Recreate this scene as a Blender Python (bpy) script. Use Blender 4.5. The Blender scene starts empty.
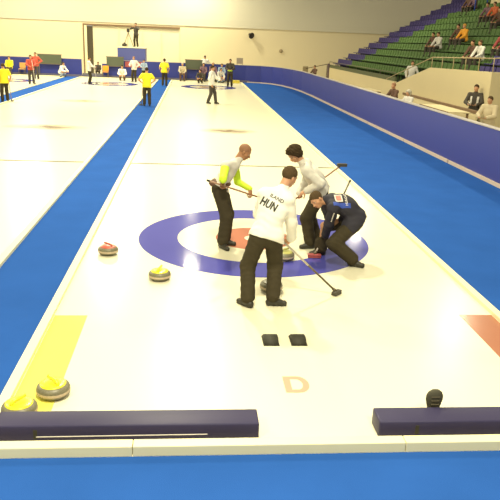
import bpy, bmesh, math, random
import numpy as np
from mathutils import Vector, Matrix
from mathutils.bvhtree import BVHTree

random.seed(7)
rng = np.random.default_rng(7)
SC = bpy.context.scene
COL = SC.collection
PI = math.pi

# ------------------------------------------------------------------ camera
cam_d = bpy.data.cameras.new('camera')
cam = bpy.data.objects.new('camera', cam_d)
COL.objects.link(cam)
SC.camera = cam
yaw, pit, rol, fpx = 0.094905, 0.308696, 0.0410744, 654.3023
F = Vector((math.sin(yaw) * math.cos(pit), math.cos(yaw) * math.cos(pit), -math.sin(pit)))
R0 = Vector((math.cos(yaw), -math.sin(yaw), 0))
U0 = R0.cross(F)
Rr = R0 * math.cos(rol) + U0 * math.sin(rol)
Ur = -R0 * math.sin(rol) + U0 * math.cos(rol)
Mw = Matrix((Rr, Ur, -F)).transposed().to_4x4()
Mw.translation = Vector((-1.0089, -10.0556, 3.02246))
cam.matrix_world = Mw
cam_d.sensor_width = 36
cam_d.lens = fpx / 500 * 36
cam_d.clip_end = 300
cam_d.clip_start = 0.05

# ------------------------------------------------------------------ world, hall lamps, added fill lamps, exposure
wd = bpy.data.worlds.new('world')
SC.world = wd
wd.use_nodes = True
bg = wd.node_tree.nodes['Background']
bg.inputs[0].default_value = (1.0, 0.90, 0.66, 1)
bg.inputs[1].default_value = 0.38
SC.view_settings.view_transform = 'Standard'
SC.view_settings.look = 'None'
SC.view_settings.exposure = 0.10
SC.view_settings.gamma = 1.0
SC.view_settings.use_curve_mapping = False


def hall_or_fill_lamp(x, y, z, power, size=0.7):
    d = bpy.data.lights.new('hall_or_fill_light', 'AREA')
    d.shape = 'DISK'
    d.size = size
    d.energy = power
    d.color = (1.0, 0.93, 0.63)
    o = bpy.data.objects.new('hall_or_fill_light', d)
    o.location = (x, y, z)
    COL.objects.link(o)


LH = 9.0
for ly, pw in ((-7, 900), (4, 1000), (13, 1000), (24, 160), (43, 700)):
    hall_or_fill_lamp(-1.0, ly, LH, pw)
for ly in (6, 22, 34):
    hall_or_fill_lamp(-12.0, ly, LH, 1100)
for lx, pw in ((-22, 700), (-13, 650), (-6, 450)):
    hall_or_fill_lamp(lx, 41.0, LH, pw)  # added fill lamps, brighten the left part of the far wall
for ly in (24, 33):
    hall_or_fill_lamp(-5.6, ly, LH, 700)  # added fill lamps to lift the far ice
for lx in (-7, 1.5):
    hall_or_fill_lamp(lx, -12, LH, 600)  # added fill lamps behind the camera, light the kerb fronts
for ly in (2, 15.8, 34):
    hall_or_fill_lamp(10.6, ly, LH, 480)

# ------------------------------------------------------------------ materials
MATS = {}


def mat(name, col, rough=0.6, noise=0.0, nscale=8.0, spec=0.5, metal=0.0, bump=0.0, bscale=60.0, emit=None):
    if name in MATS:
        return MATS[name]
    m = bpy.data.materials.new(name)
    m.use_nodes = True
    nt = m.node_tree
    b = nt.nodes['Principled BSDF']
    b.inputs['Base Color'].default_value = (*col, 1)
    b.inputs['Roughness'].default_value = rough
    b.inputs['Specular IOR Level'].default_value = spec
    b.inputs['Metallic'].default_value = metal
    tc = nt.nodes.new('ShaderNodeTexCoord')
    if noise > 0:
        n = nt.nodes.new('ShaderNodeTexNoise')
        n.inputs['Scale'].default_value = nscale
        n.inputs['Detail'].default_value = 5
        nt.links.new(tc.outputs['Object'], n.inputs['Vector'])
        mx = nt.nodes.new('ShaderNodeMix')
        mx.data_type = 'RGBA'
        mx.inputs[6].default_value = (*[c * (1 - noise) for c in col], 1)
        mx.inputs[7].default_value = (*[min(1, c * (1 + noise)) for c in col], 1)
        nt.links.new(n.outputs['Fac'], mx.inputs[0])
        nt.links.new(mx.outputs[2], b.inputs['Base Color'])
    if bump > 0:
        n2 = nt.nodes.new('ShaderNodeTexNoise')
        n2.inputs['Scale'].default_value = bscale
        n2.inputs['Detail'].default_value = 3
        nt.links.new(tc.outputs['Object'], n2.inputs['Vector'])
        bp = nt.nodes.new('ShaderNodeBump')
        bp.inputs['Strength'].default_value = bump
        bp.inputs['Distance'].default_value = 0.01
        nt.links.new(n2.outputs['Fac'], bp.inputs['Height'])
        nt.links.new(bp.outputs['Normal'], b.inputs['Normal'])
    MATS[name] = m
    return m


def ice_material():
    m = mat('ice', (0.76, 0.74, 0.64), 0.26, spec=0.25)
    nt = m.node_tree
    b = nt.nodes['Principled BSDF']
    geo = nt.nodes.new('ShaderNodeNewGeometry')
    prev = None
    # faint worn logo stains printed in the ice
    for (cx, cy, rx, ry, amt) in [(0.24, 13.0, 1.1, 0.8, 2.0), (-5.95, 12.7, 1.5, 0.8, 2.2), (-6.3, 22.3, 1.2, 0.9, 1.4)]:
        sub = nt.nodes.new('ShaderNodeVectorMath')
        sub.operation = 'SUBTRACT'
        nt.links.new(geo.outputs['Position'], sub.inputs[0])
        sub.inputs[1].default_value = (cx, cy, 0)
        dv = nt.nodes.new('ShaderNodeVectorMath')
        dv.operation = 'DIVIDE'
        nt.links.new(sub.outputs[0], dv.inputs[0])
        dv.inputs[1].default_value = (rx, ry, 1)
        ln = nt.nodes.new('ShaderNodeVectorMath')
        ln.operation = 'LENGTH'
        nt.links.new(dv.outputs[0], ln.inputs[0])
        mr = nt.nodes.new('ShaderNodeMapRange')
        mr.inputs[1].default_value = 1.0
        mr.inputs[2].default_value = 0.0
        mr.inputs[3].default_value = 0.0
        mr.inputs[4].default_value = amt
        nt.links.new(ln.outputs['Value'], mr.inputs[0])
        if prev is None:
            prev = mr.outputs[0]
        else:
            ad = nt.nodes.new('ShaderNodeMath')
            ad.operation = 'ADD'
            nt.links.new(prev, ad.inputs[0])
            nt.links.new(mr.outputs[0], ad.inputs[1])
            prev = ad.outputs[0]
    n = nt.nodes.new('ShaderNodeTexNoise')
    n.inputs['Scale'].default_value = 2.2
    nt.links.new(geo.outputs['Position'], n.inputs['Vector'])
    mu = nt.nodes.new('ShaderNodeMath')
    mu.operation = 'MULTIPLY'
    nt.links.new(prev, mu.inputs[0])
    nt.links.new(n.outputs['Fac'], mu.inputs[1])
    mx = nt.nodes.new('ShaderNodeMix')
    mx.data_type = 'RGBA'
    mx.inputs[6].default_value = (0.76, 0.72, 0.545, 1)
    mx.inputs[7].default_value = (0.12, 0.05, 0.02, 1)
    nt.links.new(mu.outputs[0], mx.inputs[0])
    nt.links.new(mx.outputs[2], b.inputs['Base Color'])
    n2 = nt.nodes.new('ShaderNodeTexNoise')
    n2.inputs['Scale'].default_value = 45
    nt.links.new(geo.outputs['Position'], n2.inputs['Vector'])
    bp = nt.nodes.new('ShaderNodeBump')
    bp.inputs['Strength'].default_value = 0.05
    bp.inputs['Distance'].default_value = 0.003
    nt.links.new(n2.outputs['Fac'], bp.inputs['Height'])
    nt.links.new(bp.outputs['Normal'], b.inputs['Normal'])
    return m


M_ICE = ice_material()
M_CARPET = mat('blue_carpet', (0.022, 0.092, 0.36), 0.9, 0.16, 1.3, spec=0.03, bump=0.3, bscale=160)
M_CONC = mat('concrete_floor', (0.50, 0.44, 0.30), 0.8, 0.1, 0.7)
M_KERB = mat('white_painted_timber', (0.82, 0.76, 0.48), 0.5, 0.05, 3)
M_BOARD = mat('blue_rink_board', (0.043, 0.054, 0.26), 0.5, 0.06, 1.2, spec=0.3)
M_CAP = mat('board_cap', (0.42, 0.38, 0.36), 0.5)
M_KICK = mat('kick_strip', (0.58, 0.46, 0.36), 0.5, 0.08, 4)
M_WALL = mat('cream_wall', (0.76, 0.66, 0.44), 0.85, 0.03, 0.5)
M_UPPER = mat('grey_vault', (0.62, 0.58, 0.46), 0.85, 0.03, 0.3)
M_DOOR = mat('cream_door', (0.80, 0.72, 0.50), 0.7, 0.03, 0.8)
M_BROWN = mat('brown_timber', (0.20, 0.12, 0.06), 0.6, 0.15, 5)
M_STANDW = mat('cream_parapet', (0.66, 0.56, 0.34), 0.8, 0.05, 0.6)
M_TREAD = mat('stand_concrete', (0.045, 0.055, 0.030), 0.9, 0.15, 2)
M_RINGB = mat('ring_blue', (0.080, 0.080, 0.37), 0.10, 0.10, 1.0, spec=0.22, bump=0.06, bscale=25)
M_RINGR = mat('ring_red', (0.46, 0.17, 0.10), 0.10, 0.08, 2.0, spec=0.22)
M_RINGW = mat('ring_white', (0.76, 0.72, 0.545), 0.16, spec=0.35)
M_LINE = mat('ice_line', (0.09, 0.085, 0.055), 0.9, spec=0.02)
M_PADY = mat('yellow_patch', (0.92, 0.84, 0.14), 0.2, 0.04, 3, spec=0.25)
M_PADR = mat('red_patch', (0.38, 0.15, 0.085), 0.2, 0.08, 3, spec=0.25)
M_BUMP = mat('dark_bumper', (0.038, 0.033, 0.082), 0.45, 0.15, 3, spec=0.2)
M_STRIP = mat('pale_strip', (0.62, 0.58, 0.55), 0.5)
M_RUB = mat('black_rubber', (0.030, 0.028, 0.018), 0.7, 0.15, 20)
M_GRAN = mat('granite', (0.17, 0.155, 0.10), 0.4, 0.5, 70, spec=0.5)
M_BAND = mat('striking_band', (0.50, 0.40, 0.29), 0.6, 0.25, 60)
M_YEL = mat('yellow_plastic', (0.86, 0.78, 0.03), 0.3)
M_RED = mat('red_plastic', (0.50, 0.09, 0.05), 0.3)
M_SKIN = mat('skin', (0.52, 0.27, 0.15), 0.55, 0.06, 9)
M_SKIN2 = mat('tanned_skin', (0.36, 0.17, 0.08), 0.55, 0.06, 9)
M_LIP = mat('lips', (0.34, 0.10, 0.07), 0.5)
M_EYEW = mat('eye_white', (0.40, 0.36, 0.30), 0.6)
M_IRIS = mat('iris', (0.04, 0.03, 0.02), 0.3)
M_HAIRD = mat('dark_hair', (0.050, 0.032, 0.017), 0.9, 0.35, 60, spec=0.1, bump=0.6, bscale=90)
M_HAIRB = mat('brown_hair', (0.085, 0.055, 0.028), 0.9, 0.35, 60, spec=0.1, bump=0.6, bscale=90)
M_HAIRS = mat('cropped_auburn_hair', (0.27, 0.13, 0.065), 0.7, 0.2, 60)
M_HAIRW = mat('grey_hair', (0.45, 0.42, 0.34), 0.7, 0.2, 60)
M_BLK = mat('black_trousers', (0.052, 0.042, 0.024), 0.85, 0.12, 6, spec=0.15)
M_NAVY = mat('navy_jacket', (0.032, 0.030, 0.042), 0.75, 0.15, 6, spec=0.25)
M_ROYAL = mat('royal_blue_cloth', (0.03, 0.07, 0.38), 0.7)
M_WHT = mat('white_cloth', (0.84, 0.81, 0.74), 0.75, 0.02, 5)
M_GREYW = mat('light_grey_cloth', (0.64, 0.61, 0.56), 0.75, 0.10, 7)
M_MARL = mat('grey_patterned_cloth', (0.64, 0.61, 0.55), 0.75, 0.22, 14)
M_LIME = mat('lime_cloth', (0.58, 0.82, 0.03), 0.7, 0.05, 8)
M_YCL = mat('yellow_cloth', (0.88, 0.74, 0.02), 0.75, 0.05, 5)
M_RCL = mat('red_cloth', (0.50, 0.07, 0.04), 0.75, 0.08, 5)
M_ORCL = mat('orange_cloth', (0.80, 0.36, 0.03), 0.75, 0.05, 5)
M_BRCL = mat('brown_cloth', (0.11, 0.055, 0.035), 0.8, 0.1, 5)
M_PURC = mat('plum_cloth', (0.18, 0.10, 0.13), 0.8, 0.1, 5)
M_DKC = mat('charcoal_cloth', (0.055, 0.045, 0.035), 0.8, 0.1, 5)
M_LBLUE = mat('pale_blue_cloth', (0.30, 0.38, 0.50), 0.8, 0.1, 5)
M_BEIGE = mat('beige_cloth', (0.55, 0.46, 0.30), 0.8, 0.1, 5)
M_GLOVE = mat('dark_glove', (0.07, 0.05, 0.035), 0.8)
M_SHOE = mat('black_shoe', (0.030, 0.026, 0.018), 0.5, 0.1, 9)
M_POLEW = mat('pale_broom_pole', (0.62, 0.56, 0.48), 0.4)
M_POLED = mat('dark_broom_pole', (0.10, 0.075, 0.04), 0.4)
M_POLER = mat('reddish_broom_pole', (0.34, 0.18, 0.11), 0.4)
M_BHEADR = mat('red_broom_head', (0.36, 0.07, 0.07), 0.5)
M_BHEADD = mat('dark_broom_head', (0.07, 0.06, 0.045), 0.6)
M_SEATG = mat('green_seat', (0.085, 0.150, 0.048), 0.75, spec=0.2)
M_SEATB = mat('blue_seat', (0.065, 0.052, 0.17), 0.75, spec=0.2)
M_RAIL = mat('tan_rail', (0.42, 0.33, 0.18), 0.45)
M_DRAIL = mat('dark_rail', (0.14, 0.11, 0.07), 0.5)
M_PANEL = mat('dark_green_panel', (0.085, 0.10, 0.062), 0.5, 0.1, 3)
M_INK = mat('dark_lettering', (0.035, 0.035, 0.025), 0.7)
M_INKW = mat('pale_lettering', (0.72, 0.68, 0.62), 0.7)
M_DLET = mat('pale_red_paint', (0.60, 0.34, 0.24), 0.3)


# ------------------------------------------------------------------ tagging / linking
def tag(o, label=None, cat=None, group=None, kind=None):
    if label: o['label'] = label
    if cat: o['category'] = cat
    if group: o['group'] = group
    if kind: o['kind'] = kind
    return o


def empty(name, loc, rz=0.0):
    o = bpy.data.objects.new(name, None)
    o.location = loc
    o.rotation_euler = (0, 0, rz)
    o.empty_display_size = 0.1
    COL.objects.link(o)
    return o


class MB:
    """collects geometry for one mesh"""

    def __init__(s):
        s.bm = bmesh.new()

    def box(s, x0, x1, y0, y1, z0, z1, bev=0.0):
        r = bmesh.ops.create_cube(s.bm, size=1)
        vs = r['verts']
        for v in vs:
            v.co = Vector(((x0 + x1) / 2 + v.co.x * (x1 - x0), (y0 + y1) / 2 + v.co.y * (y1 - y0), (z0 + z1) / 2 + v.co.z * (z1 - z0)))
        if bev > 0:
            es = list({e for v in vs for e in v.link_edges})
            bmesh.ops.bevel(s.bm, geom=es, offset=bev, segments=2, affect='EDGES', profile=0.6)
        return s

    def tube(s, pts, r, seg=10, caps=True, r1=None):
        pts = [Vector(p) for p in pts]
        rings = []
        n = len(pts)
        a = None
        for i, p in enumerate(pts):
            t = (pts[min(i + 1, n - 1)] - pts[max(i - 1, 0)]).normalized()
            if a is None:
                a = t.orthogonal().normalized()
            a = (a - t * a.dot(t)).normalized()
            b = t.cross(a)
            rr = r if r1 is None else r + (r1 - r) * i / (n - 1)
            rings.append([s.bm.verts.new(p + a * math.cos(2 * PI * k / seg) * rr + b * math.sin(2 * PI * k / seg) * rr) for k in range(seg)])
        for i in range(n - 1):
            for k in range(seg):
                s.bm.faces.new((rings[i][k], rings[i][(k + 1) % seg], rings[i + 1][(k + 1) % seg], rings[i + 1][k]))
        if caps:
            s.bm.faces.new(rings[0][::-1])
            s.bm.faces.new(rings[-1])
        return s

    def lathe(s, prof, seg=40, c=(0, 0, 0)):
        rings = []
        for (r, z) in prof:
            if r < 1e-5:
                rings.append([s.bm.verts.new((c[0], c[1], c[2] + z))])
            else:
                rings.append([s.bm.verts.new((c[0] + r * math.cos(2 * PI * k / seg), c[1] + r * math.sin(2 * PI * k / seg), c[2] + z)) for k in range(seg)])
        for i in range(len(rings) - 1):
            A, B = rings[i], rings[i + 1]
            for k in range(seg):
                k2 = (k + 1) % seg
                if len(A) == 1 and len(B) == 1: continue
                if len(A) == 1:
                    s.bm.faces.new((A[0], B[k2], B[k]))
                elif len(B) == 1:
                    s.bm.faces.new((A[k], A[k2], B[0]))
                else:
                    s.bm.faces.new((A[k], A[k2], B[k2], B[k]))
        return s

    def prism(s, pts, axis, a0, a1):
        """polygon pts (2D) extruded along axis between a0 and a1"""
        def P(u, v, w):
            return {'x': (w, u, v), 'y': (u, w, v), 'z': (u, v, w)}[axis]
        A = [s.bm.verts.new(P(u, v, a0)) for u, v in pts]
        B = [s.bm.verts.new(P(u, v, a1)) for u, v in pts]
        n = len(pts)
        for k in range(n):
            s.bm.faces.new((A[k], A[(k + 1) % n], B[(k + 1) % n], B[k]))
        s.bm.faces.new(A[::-1])
        s.bm.faces.new(B)
        return s

    def build(s, name, m, parent=None, smooth=False, loc=None, rot=None):
        bmesh.ops.recalc_face_normals(s.bm, faces=s.bm.faces)
        me = bpy.data.meshes.new(name)
        s.bm.to_mesh(me)
        s.bm.free()
        me.materials.append(m)
        if smooth:
            for p in me.polygons: p.use_smooth = True
        o = bpy.data.objects.new(name, me)
        COL.objects.link(o)
        if parent: o.parent = parent
        if loc: o.location = loc
        if rot: o.rotation_euler = rot
        return o


def copy_tree(o, parent=None):
    c = o.copy()
    COL.objects.link(c)
    c.parent = parent
    for ch in [x for x in o.children]:
        copy_tree(ch, c)
    return c


def struct(o, label=None):
    o['kind'] = 'structure'
    if label: o['label'] = label
    return o


# ------------------------------------------------------------------ setting: floor, ice, carpet, kerbs
XL, XR = -2.62, 2.70
YN, YF = -5.77, 40.52
XB = 6.14
YB = 41.3
lanes = [(XL, XR), (-9.30, -3.55), (-16.2, -10.32)]
struct(MB().box(-30, 34, -16, 46, -0.20, -0.03).build('floor', M_CONC), 'pale concrete hall floor around the rink')
mb = MB()
mb.box(-30, XB + .05, -16, YN, -0.03, 0)                       # front apron
mb.box(XR, XB + .05, YN, YB, -0.03, 0)                          # right side
mb.box(-3.55, XL, YN, YB, -0.03, 0)
mb.box(-10.32, -9.30, YN, YB, -0.03, 0)
mb.box(-30, -16.2, YN, YB, -0.03, 0)
for a, b in lanes:
    mb.box(a, b, YF, YB, -0.03, 0)
struct(mb.build('carpet', M_CARPET), 'blue carpet around and between the ice sheets')
for (a, b) in lanes:
    struct(MB().box(a, b, YN, YF, -0.03, 0.0).build('ice_sheet', M_ICE))
# kerbs
for (a, b) in lanes:
    struct(MB().box(a, a + .095, YN + .11, YF, 0.0, 0.05, .006).build('ice_kerb', M_KERB))
    struct(MB().box(b - .095, b, YN + .11, YF, 0.0, 0.05, .006).build('ice_kerb', M_KERB))
x = -16.2
mb = MB()
for x0, x1 in [(-16.2, -12.1), (-12.09, -9.3), (-9.29, -6.0), (-5.99, -3.0), (-2.62, -1.43), (-1.425, 0.685), (0.69, 2.70)]:
    mb.box(x0, x1, YN, YN + .10, 0.0, 0.085, .006)
struct(mb.build('ice_kerb', M_KERB), 'pale timber kerb across the near end of the ice')
mb = MB()
for a, b in lanes:
    mb.box(a, b, YF - .1, YF, 0, .06)
struct(mb.build('ice_kerb', M_KERB))


def ring_mesh(name, r0, r1, m, parent, z, seg=96):
    mb = MB()
    if r0 < 1e-6:
        mb.lathe([(0, z), (r1, z), (r1, 0.0)], seg)
    else:
        mb.lathe([(r0, 0.0), (r0, z), (r1, z), (r1, 0.0)], seg)
    return mb.build(name, m, parent)


def house(x, y, label):
    h = empty('target_rings', (x, y, 0))
    tag(h, label, 'target', None)
    ring_mesh('outer_ring', 1.22, 1.83, M_RINGB, h, 0.002)
    ring_mesh('middle_ring', 0.61, 1.22, M_RINGW, h, 0.0015)
    ring_mesh('inner_ring', 0.15, 0.61, M_RINGR, h, 0.002)
    ring_mesh('button', 0, 0.15, M_RINGW, h, 0.002)
    return h


house(0.0, 0.0, 'large blue and red target rings painted in the ice beneath the sweepers')
house(0.04, 34.75, 'far target rings on the nearest ice sheet, behind the walking white-shirted player')
house(-6.43, 34.75, 'far target rings on the middle ice sheet, in front of the cream doorway')
house(-13.2, 34.75, 'far target rings on the left ice sheet, beside the two red-jacketed players')
for (a, b), lb in zip(lanes, ['thin hog line across the nearest ice sheet behind the players', 'thin hog line across the middle ice sheet', 'thin hog line across the left ice sheet']):
    tag(MB().box(a + .1, b - .1, 6.33, 6.43, 0, .0015).build('hog_line', M_LINE), lb, 'line')
tag(MB().box(-2.52, -2.16, -5.30, -3.12, 0, .002).build('yellow_patch', M_PADY), 'yellow rectangle on the ice at the near left corner', 'floor marking')
tag(MB().box(2.20, 2.60, -5.30, -3.07, 0, .002).build('red_patch', M_PADR), 'brownish red rectangle on the ice at the near right corner', 'floor marking')


def text_mesh(s, size, extr=0.0):
    cu = bpy.data.curves.new('t', 'FONT')
    cu.body = s
    cu.size = size
    cu.align_x = 'CENTER'
    cu.align_y = 'CENTER'
    cu.extrude = extr
    cu.resolution_u = 3
    o = bpy.data.objects.new('t', cu)
    COL.objects.link(o)
    dg = bpy.context.evaluated_depsgraph_get()
    me = bpy.data.meshes.new_from_object(o.evaluated_get(dg))
    bpy.data.objects.remove(o)
    return me


def bold(me, off):
    """thicken glyph strokes by repeating the outline slightly shifted"""
    bm = bmesh.new()
    for dx, dy in [(0, 0), (off, 0), (-off, 0), (0, off), (0, -off)]:
        b2 = bmesh.new()
        b2.from_mesh(me)
        bmesh.ops.translate(b2, verts=b2.verts, vec=(dx, dy, 0))
        m2 = bpy.data.meshes.new('q')
        b2.to_mesh(m2)
        b2.free()
        bm.from_mesh(m2)
    bm.to_mesh(me)
    bm.free()
    return me


# letter D in the ice, a slab-like D drawn as outline and counter
mb = MB()
outer = [(-.11, -.15), (.02, -.15)] + [(.02 + .105 * math.sin(t), -.15 * math.cos(t)) for t in np.linspace(0.2, PI - .2, 14)] + [(.02, .15), (-.11, .15)]
inner = [(-.045, -.095), (.012, -.095)] + [(.012 + .052 * math.sin(t), -.095 * math.cos(t)) for t in np.linspace(0.2, PI - .2, 14)] + [(.012, .095), (-.045, .095)]
n = len(outer)
vo = [mb.bm.verts.new((u, v, .002)) for u, v in outer]
vi = [mb.bm.verts.new((u, v, .002)) for u, v in inner]
for k in range(n):
    mb.bm.faces.new((vo[k], vo[(k + 1) % n], vi[(k + 1) % n], vi[k]))
dl = mb.build('letter_d', M_DLET, loc=(-0.02, -4.70, 0))
tag(dl, 'pale red letter D painted in the ice in front of the hacks', 'letter')

# ------------------------------------------------------------------ rink boards
path = [(-30, YB), (-9.25, YB)], [(-7.75, YB), (-6.6, YB)], [(-6.6, YB), (3.0, YB), (4.1, 41.0), (4.9, 40.1), (5.45, 38.6), (5.85, 36.2), (6.07, 33.5), (XB, 30.5), (XB, -14)]


def strip_wall(pts, t, z0, z1, off=0.0):
    """wall following pts, thickness t away from the ice"""
    mb = MB()
    P = [Vector((p[0], p[1], 0)) for p in pts]
    nrm = []
    for i in range(len(P)):
        d = (P[min(i + 1, len(P) - 1)] - P[max(i - 1, 0)]).normalized()
        nrm.append(Vector((-d.y, d.x, 0)))
    rows = []
    for p, nn in zip(P, nrm):
        a = p + nn * off
        b = p + nn * (off + t)
        rows.append([mb.bm.verts.new((a.x, a.y, z0)), mb.bm.verts.new((a.x, a.y, z1)), mb.bm.verts.new((b.x, b.y, z1)), mb.bm.verts.new((b.x, b.y, z0))])
    for i in range(len(rows) - 1):
        for k in range(4):
            mb.bm.faces.new((rows[i][k], rows[i][(k + 1) % 4], rows[i + 1][(k + 1) % 4], rows[i + 1][k]))
    mb.bm.faces.new(rows[0])
    mb.bm.faces.new(rows[-1][::-1])
    return mb


for pts in (path[0], path[2]):
    struct(strip_wall(pts, 0.12, 0.0, 1.26).build('rink_board', M_BOARD), 'blue rink boards around the ice hall')
    struct(strip_wall(pts, 0.16, 1.26, 1.29, -0.02).build('board_cap', M_CAP))
struct(strip_wall(path[1], 0.10, 0.0, 1.0).build('rink_board', M_BOARD))
# kick strip in lengths with a small gap between
ys = [30.5, 26.0, 21.2, 16.4, 11.6, 7.55, 2.6, -2.4, -7.4, -14]
mb = strip_wall(path[2][1:8], -0.05, 0.0, 0.075)
for i in range(len(ys) - 1):
    mb.box(XB - .05, XB, ys[i + 1] + .04, ys[i] - .04, 0.0, 0.09, .005)
struct(mb.build('trim_1', M_KICK), 'pale kick strip along the foot of the right boards')
mb = MB().box(-9.2, -7.7, YB - .02, YB + .14, 0, 0.28)
struct(mb.build('trim_2', mat('dark_sill', (0.18, 0.17, 0.17), 0.6)), 'low dark sill across the opening in the far boards')
struct(MB().box(-30, 5.0, YB - .08, YB - .03, 0, .16).build('trim_3', mat('grey_skirting', (0.16, 0.14, 0.17), 0.6)), 'grey skirting at the foot of the far boards')

# ------------------------------------------------------------------ hall walls
YW = 46.0
struct(MB().box(-30, -9.77, YW, YW + .3, -.03, 4.0).box(-2.1, 34, YW, YW + .3, -.03, 4.0)
       .box(-9.77, -2.1, YW, YW + .3, 3.86, 4.0).build('wall_far', M_WALL), 'cream wall at the far end of the hall')
mb = MB()
prev = None
NV = 14
sec = [(YW - .05 + 1.6 * (k / NV) ** 1.6, 4.0 + 7.5 * k / NV) for k in range(NV + 1)]
for k in range(NV + 1):
    y, z = sec[k]
    cur = [mb.bm.verts.new((xx, y, z)) for xx in (-30, -10, 10, 34)]
    if prev:
        for j in range(3): mb.bm.faces.new((prev[j], prev[j + 1], cur[j + 1], cur[j]))
    prev = cur
mb.box(-30, 34, YW - .08, YW + .3, 4.0, 4.03)
vault = mb.build('wall_upper', M_UPPER)
struct(vault, 'grey leaning upper wall above the cream far wall')
# big sliding door in the far wall
dr = struct(MB().box(-9.05, -2.1, YW + .12, YW + .2, -.03, 3.86).build('door_1', M_DOOR), 'large cream sliding door in the far wall')
struct(MB().box(-9.80, -2.1, YW - .06, YW + .04, 3.74, 3.86).box(-9.80, -9.70, YW - .06, YW + .04, -.03, 3.74).build('trim_4', M_BROWN), 'brown lintel and jamb of the cream sliding door')
struct(MB().box(-9.70, -9.50, YW - .03, YW + .2, -.03, 3.74).build('trim_5', M_KERB))
struct(MB().box(-9.50, -9.05, YW + .05, YW + .25, -.03, 3.66).build('trim_6', mat('dark_gap', (0.07, 0.055, 0.03), 0.8)), 'dark vertical slot at the left edge of the sliding door')
for xx in (-7.0, -5.1, -3.6):
    struct(MB().box(xx, xx + .05, YW + .06, YW + .12, -.03, 3.72).build('trim_7', M_KERB))
# side walls well outside the picture that close the hall
struct(MB().box(-30.3, -30, -16, 48, -.03, 11.5).build('wall_left', M_WALL), 'cream wall at the left side of the hall')


# ------------------------------------------------------------------ stands
TR, RS = 0.765, 0.42
X0, Z0 = 9.62, 1.30
NR = 13
YE = 42.0
mb = MB()
for k in range(NR):
    y0 = 24.6 if k == 0 else 6.0
    mb.box(X0 + TR * k, X0 + TR * (k + 1) + (0 if k < NR - 1 else 1.5), y0, YE, 0, Z0 + RS * k)
struct(mb.build('grandstand', M_TREAD), 'stepped concrete terrace carrying the spectator seats')
struct(MB().box(9.48, 9.62, 24.5, YE + .1, -.03, 1.32).build('stand_front_wall', M_STANDW), 'cream front wall of the stands behind the right boards')
struct(MB().box(9.50, 9.60, 24.5, YE + .1, 1.32, 1.54).build('trim_8', mat('olive_panel', (0.10, 0.115, 0.055), 0.7)), 'olive panel on top of the cream front wall of the stands')
mb = MB().prism([(25.9, -.03), (25.9, .88), (19.2, 2.20), (6.0, 2.20), (6.0, -.03)][::-1], 'x', 9.40, 9.56)
# near portion is set back beyond the corner at Y=13
mb = MB().prism([(25.9, -.03), (25.9, .88), (19.2, 2.22), (13.0, 2.32), (13.0, -.03)][::-1], 'x', 9.42, 9.58)
mb.box(9.42, 12.0, 12.86, 13.0, -.03, 2.32)
struct(mb.build('stair_parapet', M_STANDW), 'cream parapet wall with a sloping end beside the stand stairs')
# stairs behind the sloping parapet
mb = MB()
for k in range(9):
    y1 = 25.6 - k * 0.72
    mb.box(9.58, X0 + TR, 19.0 if k == 8 else y1 - .72, y1, 0, 0.18 + 0.19 * k)
struct(mb.build('stairs', M_TREAD), 'stairs climbing behind the sloping cream parapet')


def rail(pts, posts, m, name, label, r=.022, h=.5):
    root = empty(name, pts[0])
    tag(root, label, 'railing')
    o = Vector(pts[0])
    MB().tube([Vector(p) - o for p in pts], r, 8).build('top_rail', m, root, True)
    for p in posts:
        a = Vector(p) - o
        MB().tube([a, a + Vector((0, 0, h))], r * .8, 8).build('post', m, root, True)
    return root


H = .46
rail([(9.5, 26.0, .9 + H), (9.5, 19.2, 2.2 + H), (9.5, 13.0, 2.32 + H), (9.9, 12.93, 2.36 + H), (12.0, 12.93, 3.5 + H)],
     [(9.5, 19.2, 2.2), (9.5, 25.9, .88), (9.5, 22.5, 1.54)] + [(9.5, 19.2 - 1.24 * k, 2.2 + .024 * k) for k in range(1, 6)],
     M_RAIL, 'hand_rail', 'tan metal railing along the top of the stair parapet', h=H)
rail([(9.55, 42.0, 1.75), (9.55, 24.6, 1.75)], [(9.55, 42.0 - 2.9 * k, 1.54) for k in range(7)], M_DRAIL, 'hand_rail', 'thin dark rail above the cream front wall of the stands', r=.018, h=.21)
rail([(7.9, 43.6, 1.1), (9.4, 42.2, 1.55)], [(7.95, 43.55, .0), (9.4, 42.2, .45)], M_DRAIL, 'hand_rail', 'dark rail beside the lower far corner of the stands', r=.03, h=1.1)
tag(MB().box(9.35, 9.5, 41.6, 41.8, -.03, 1.62, .01).build('gate_post', mat('plum_post', (0.12, 0.08, 0.09), 0.6)), 'dark post at the far corner of the stand front wall', 'post')
tag(MB().box(7.75, 8.15, 43.5, 43.75, .0, 1.28, .02).box(7.8, 8.1, 43.48, 43.5, .8, 1.2).build('wall_box', mat('tan_box', (0.28, 0.22, 0.12), 0.7)), 'small tan cabinet standing past the far corner of the boards', 'cabinet')


def lower_rail():
    t = empty('barrier', (8.80, 20.5, -.03))
    tag(t, 'low cream barrier with a brown top rail behind the right boards', 'barrier')
    MB().box(-.03, .03, -8.3, 0, 0, .96).build('panel', M_STANDW, t)
    MB().box(-.06, .06, -8.35, .05, .96, 1.06, .01).build('top_rail', M_BROWN, t)


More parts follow.
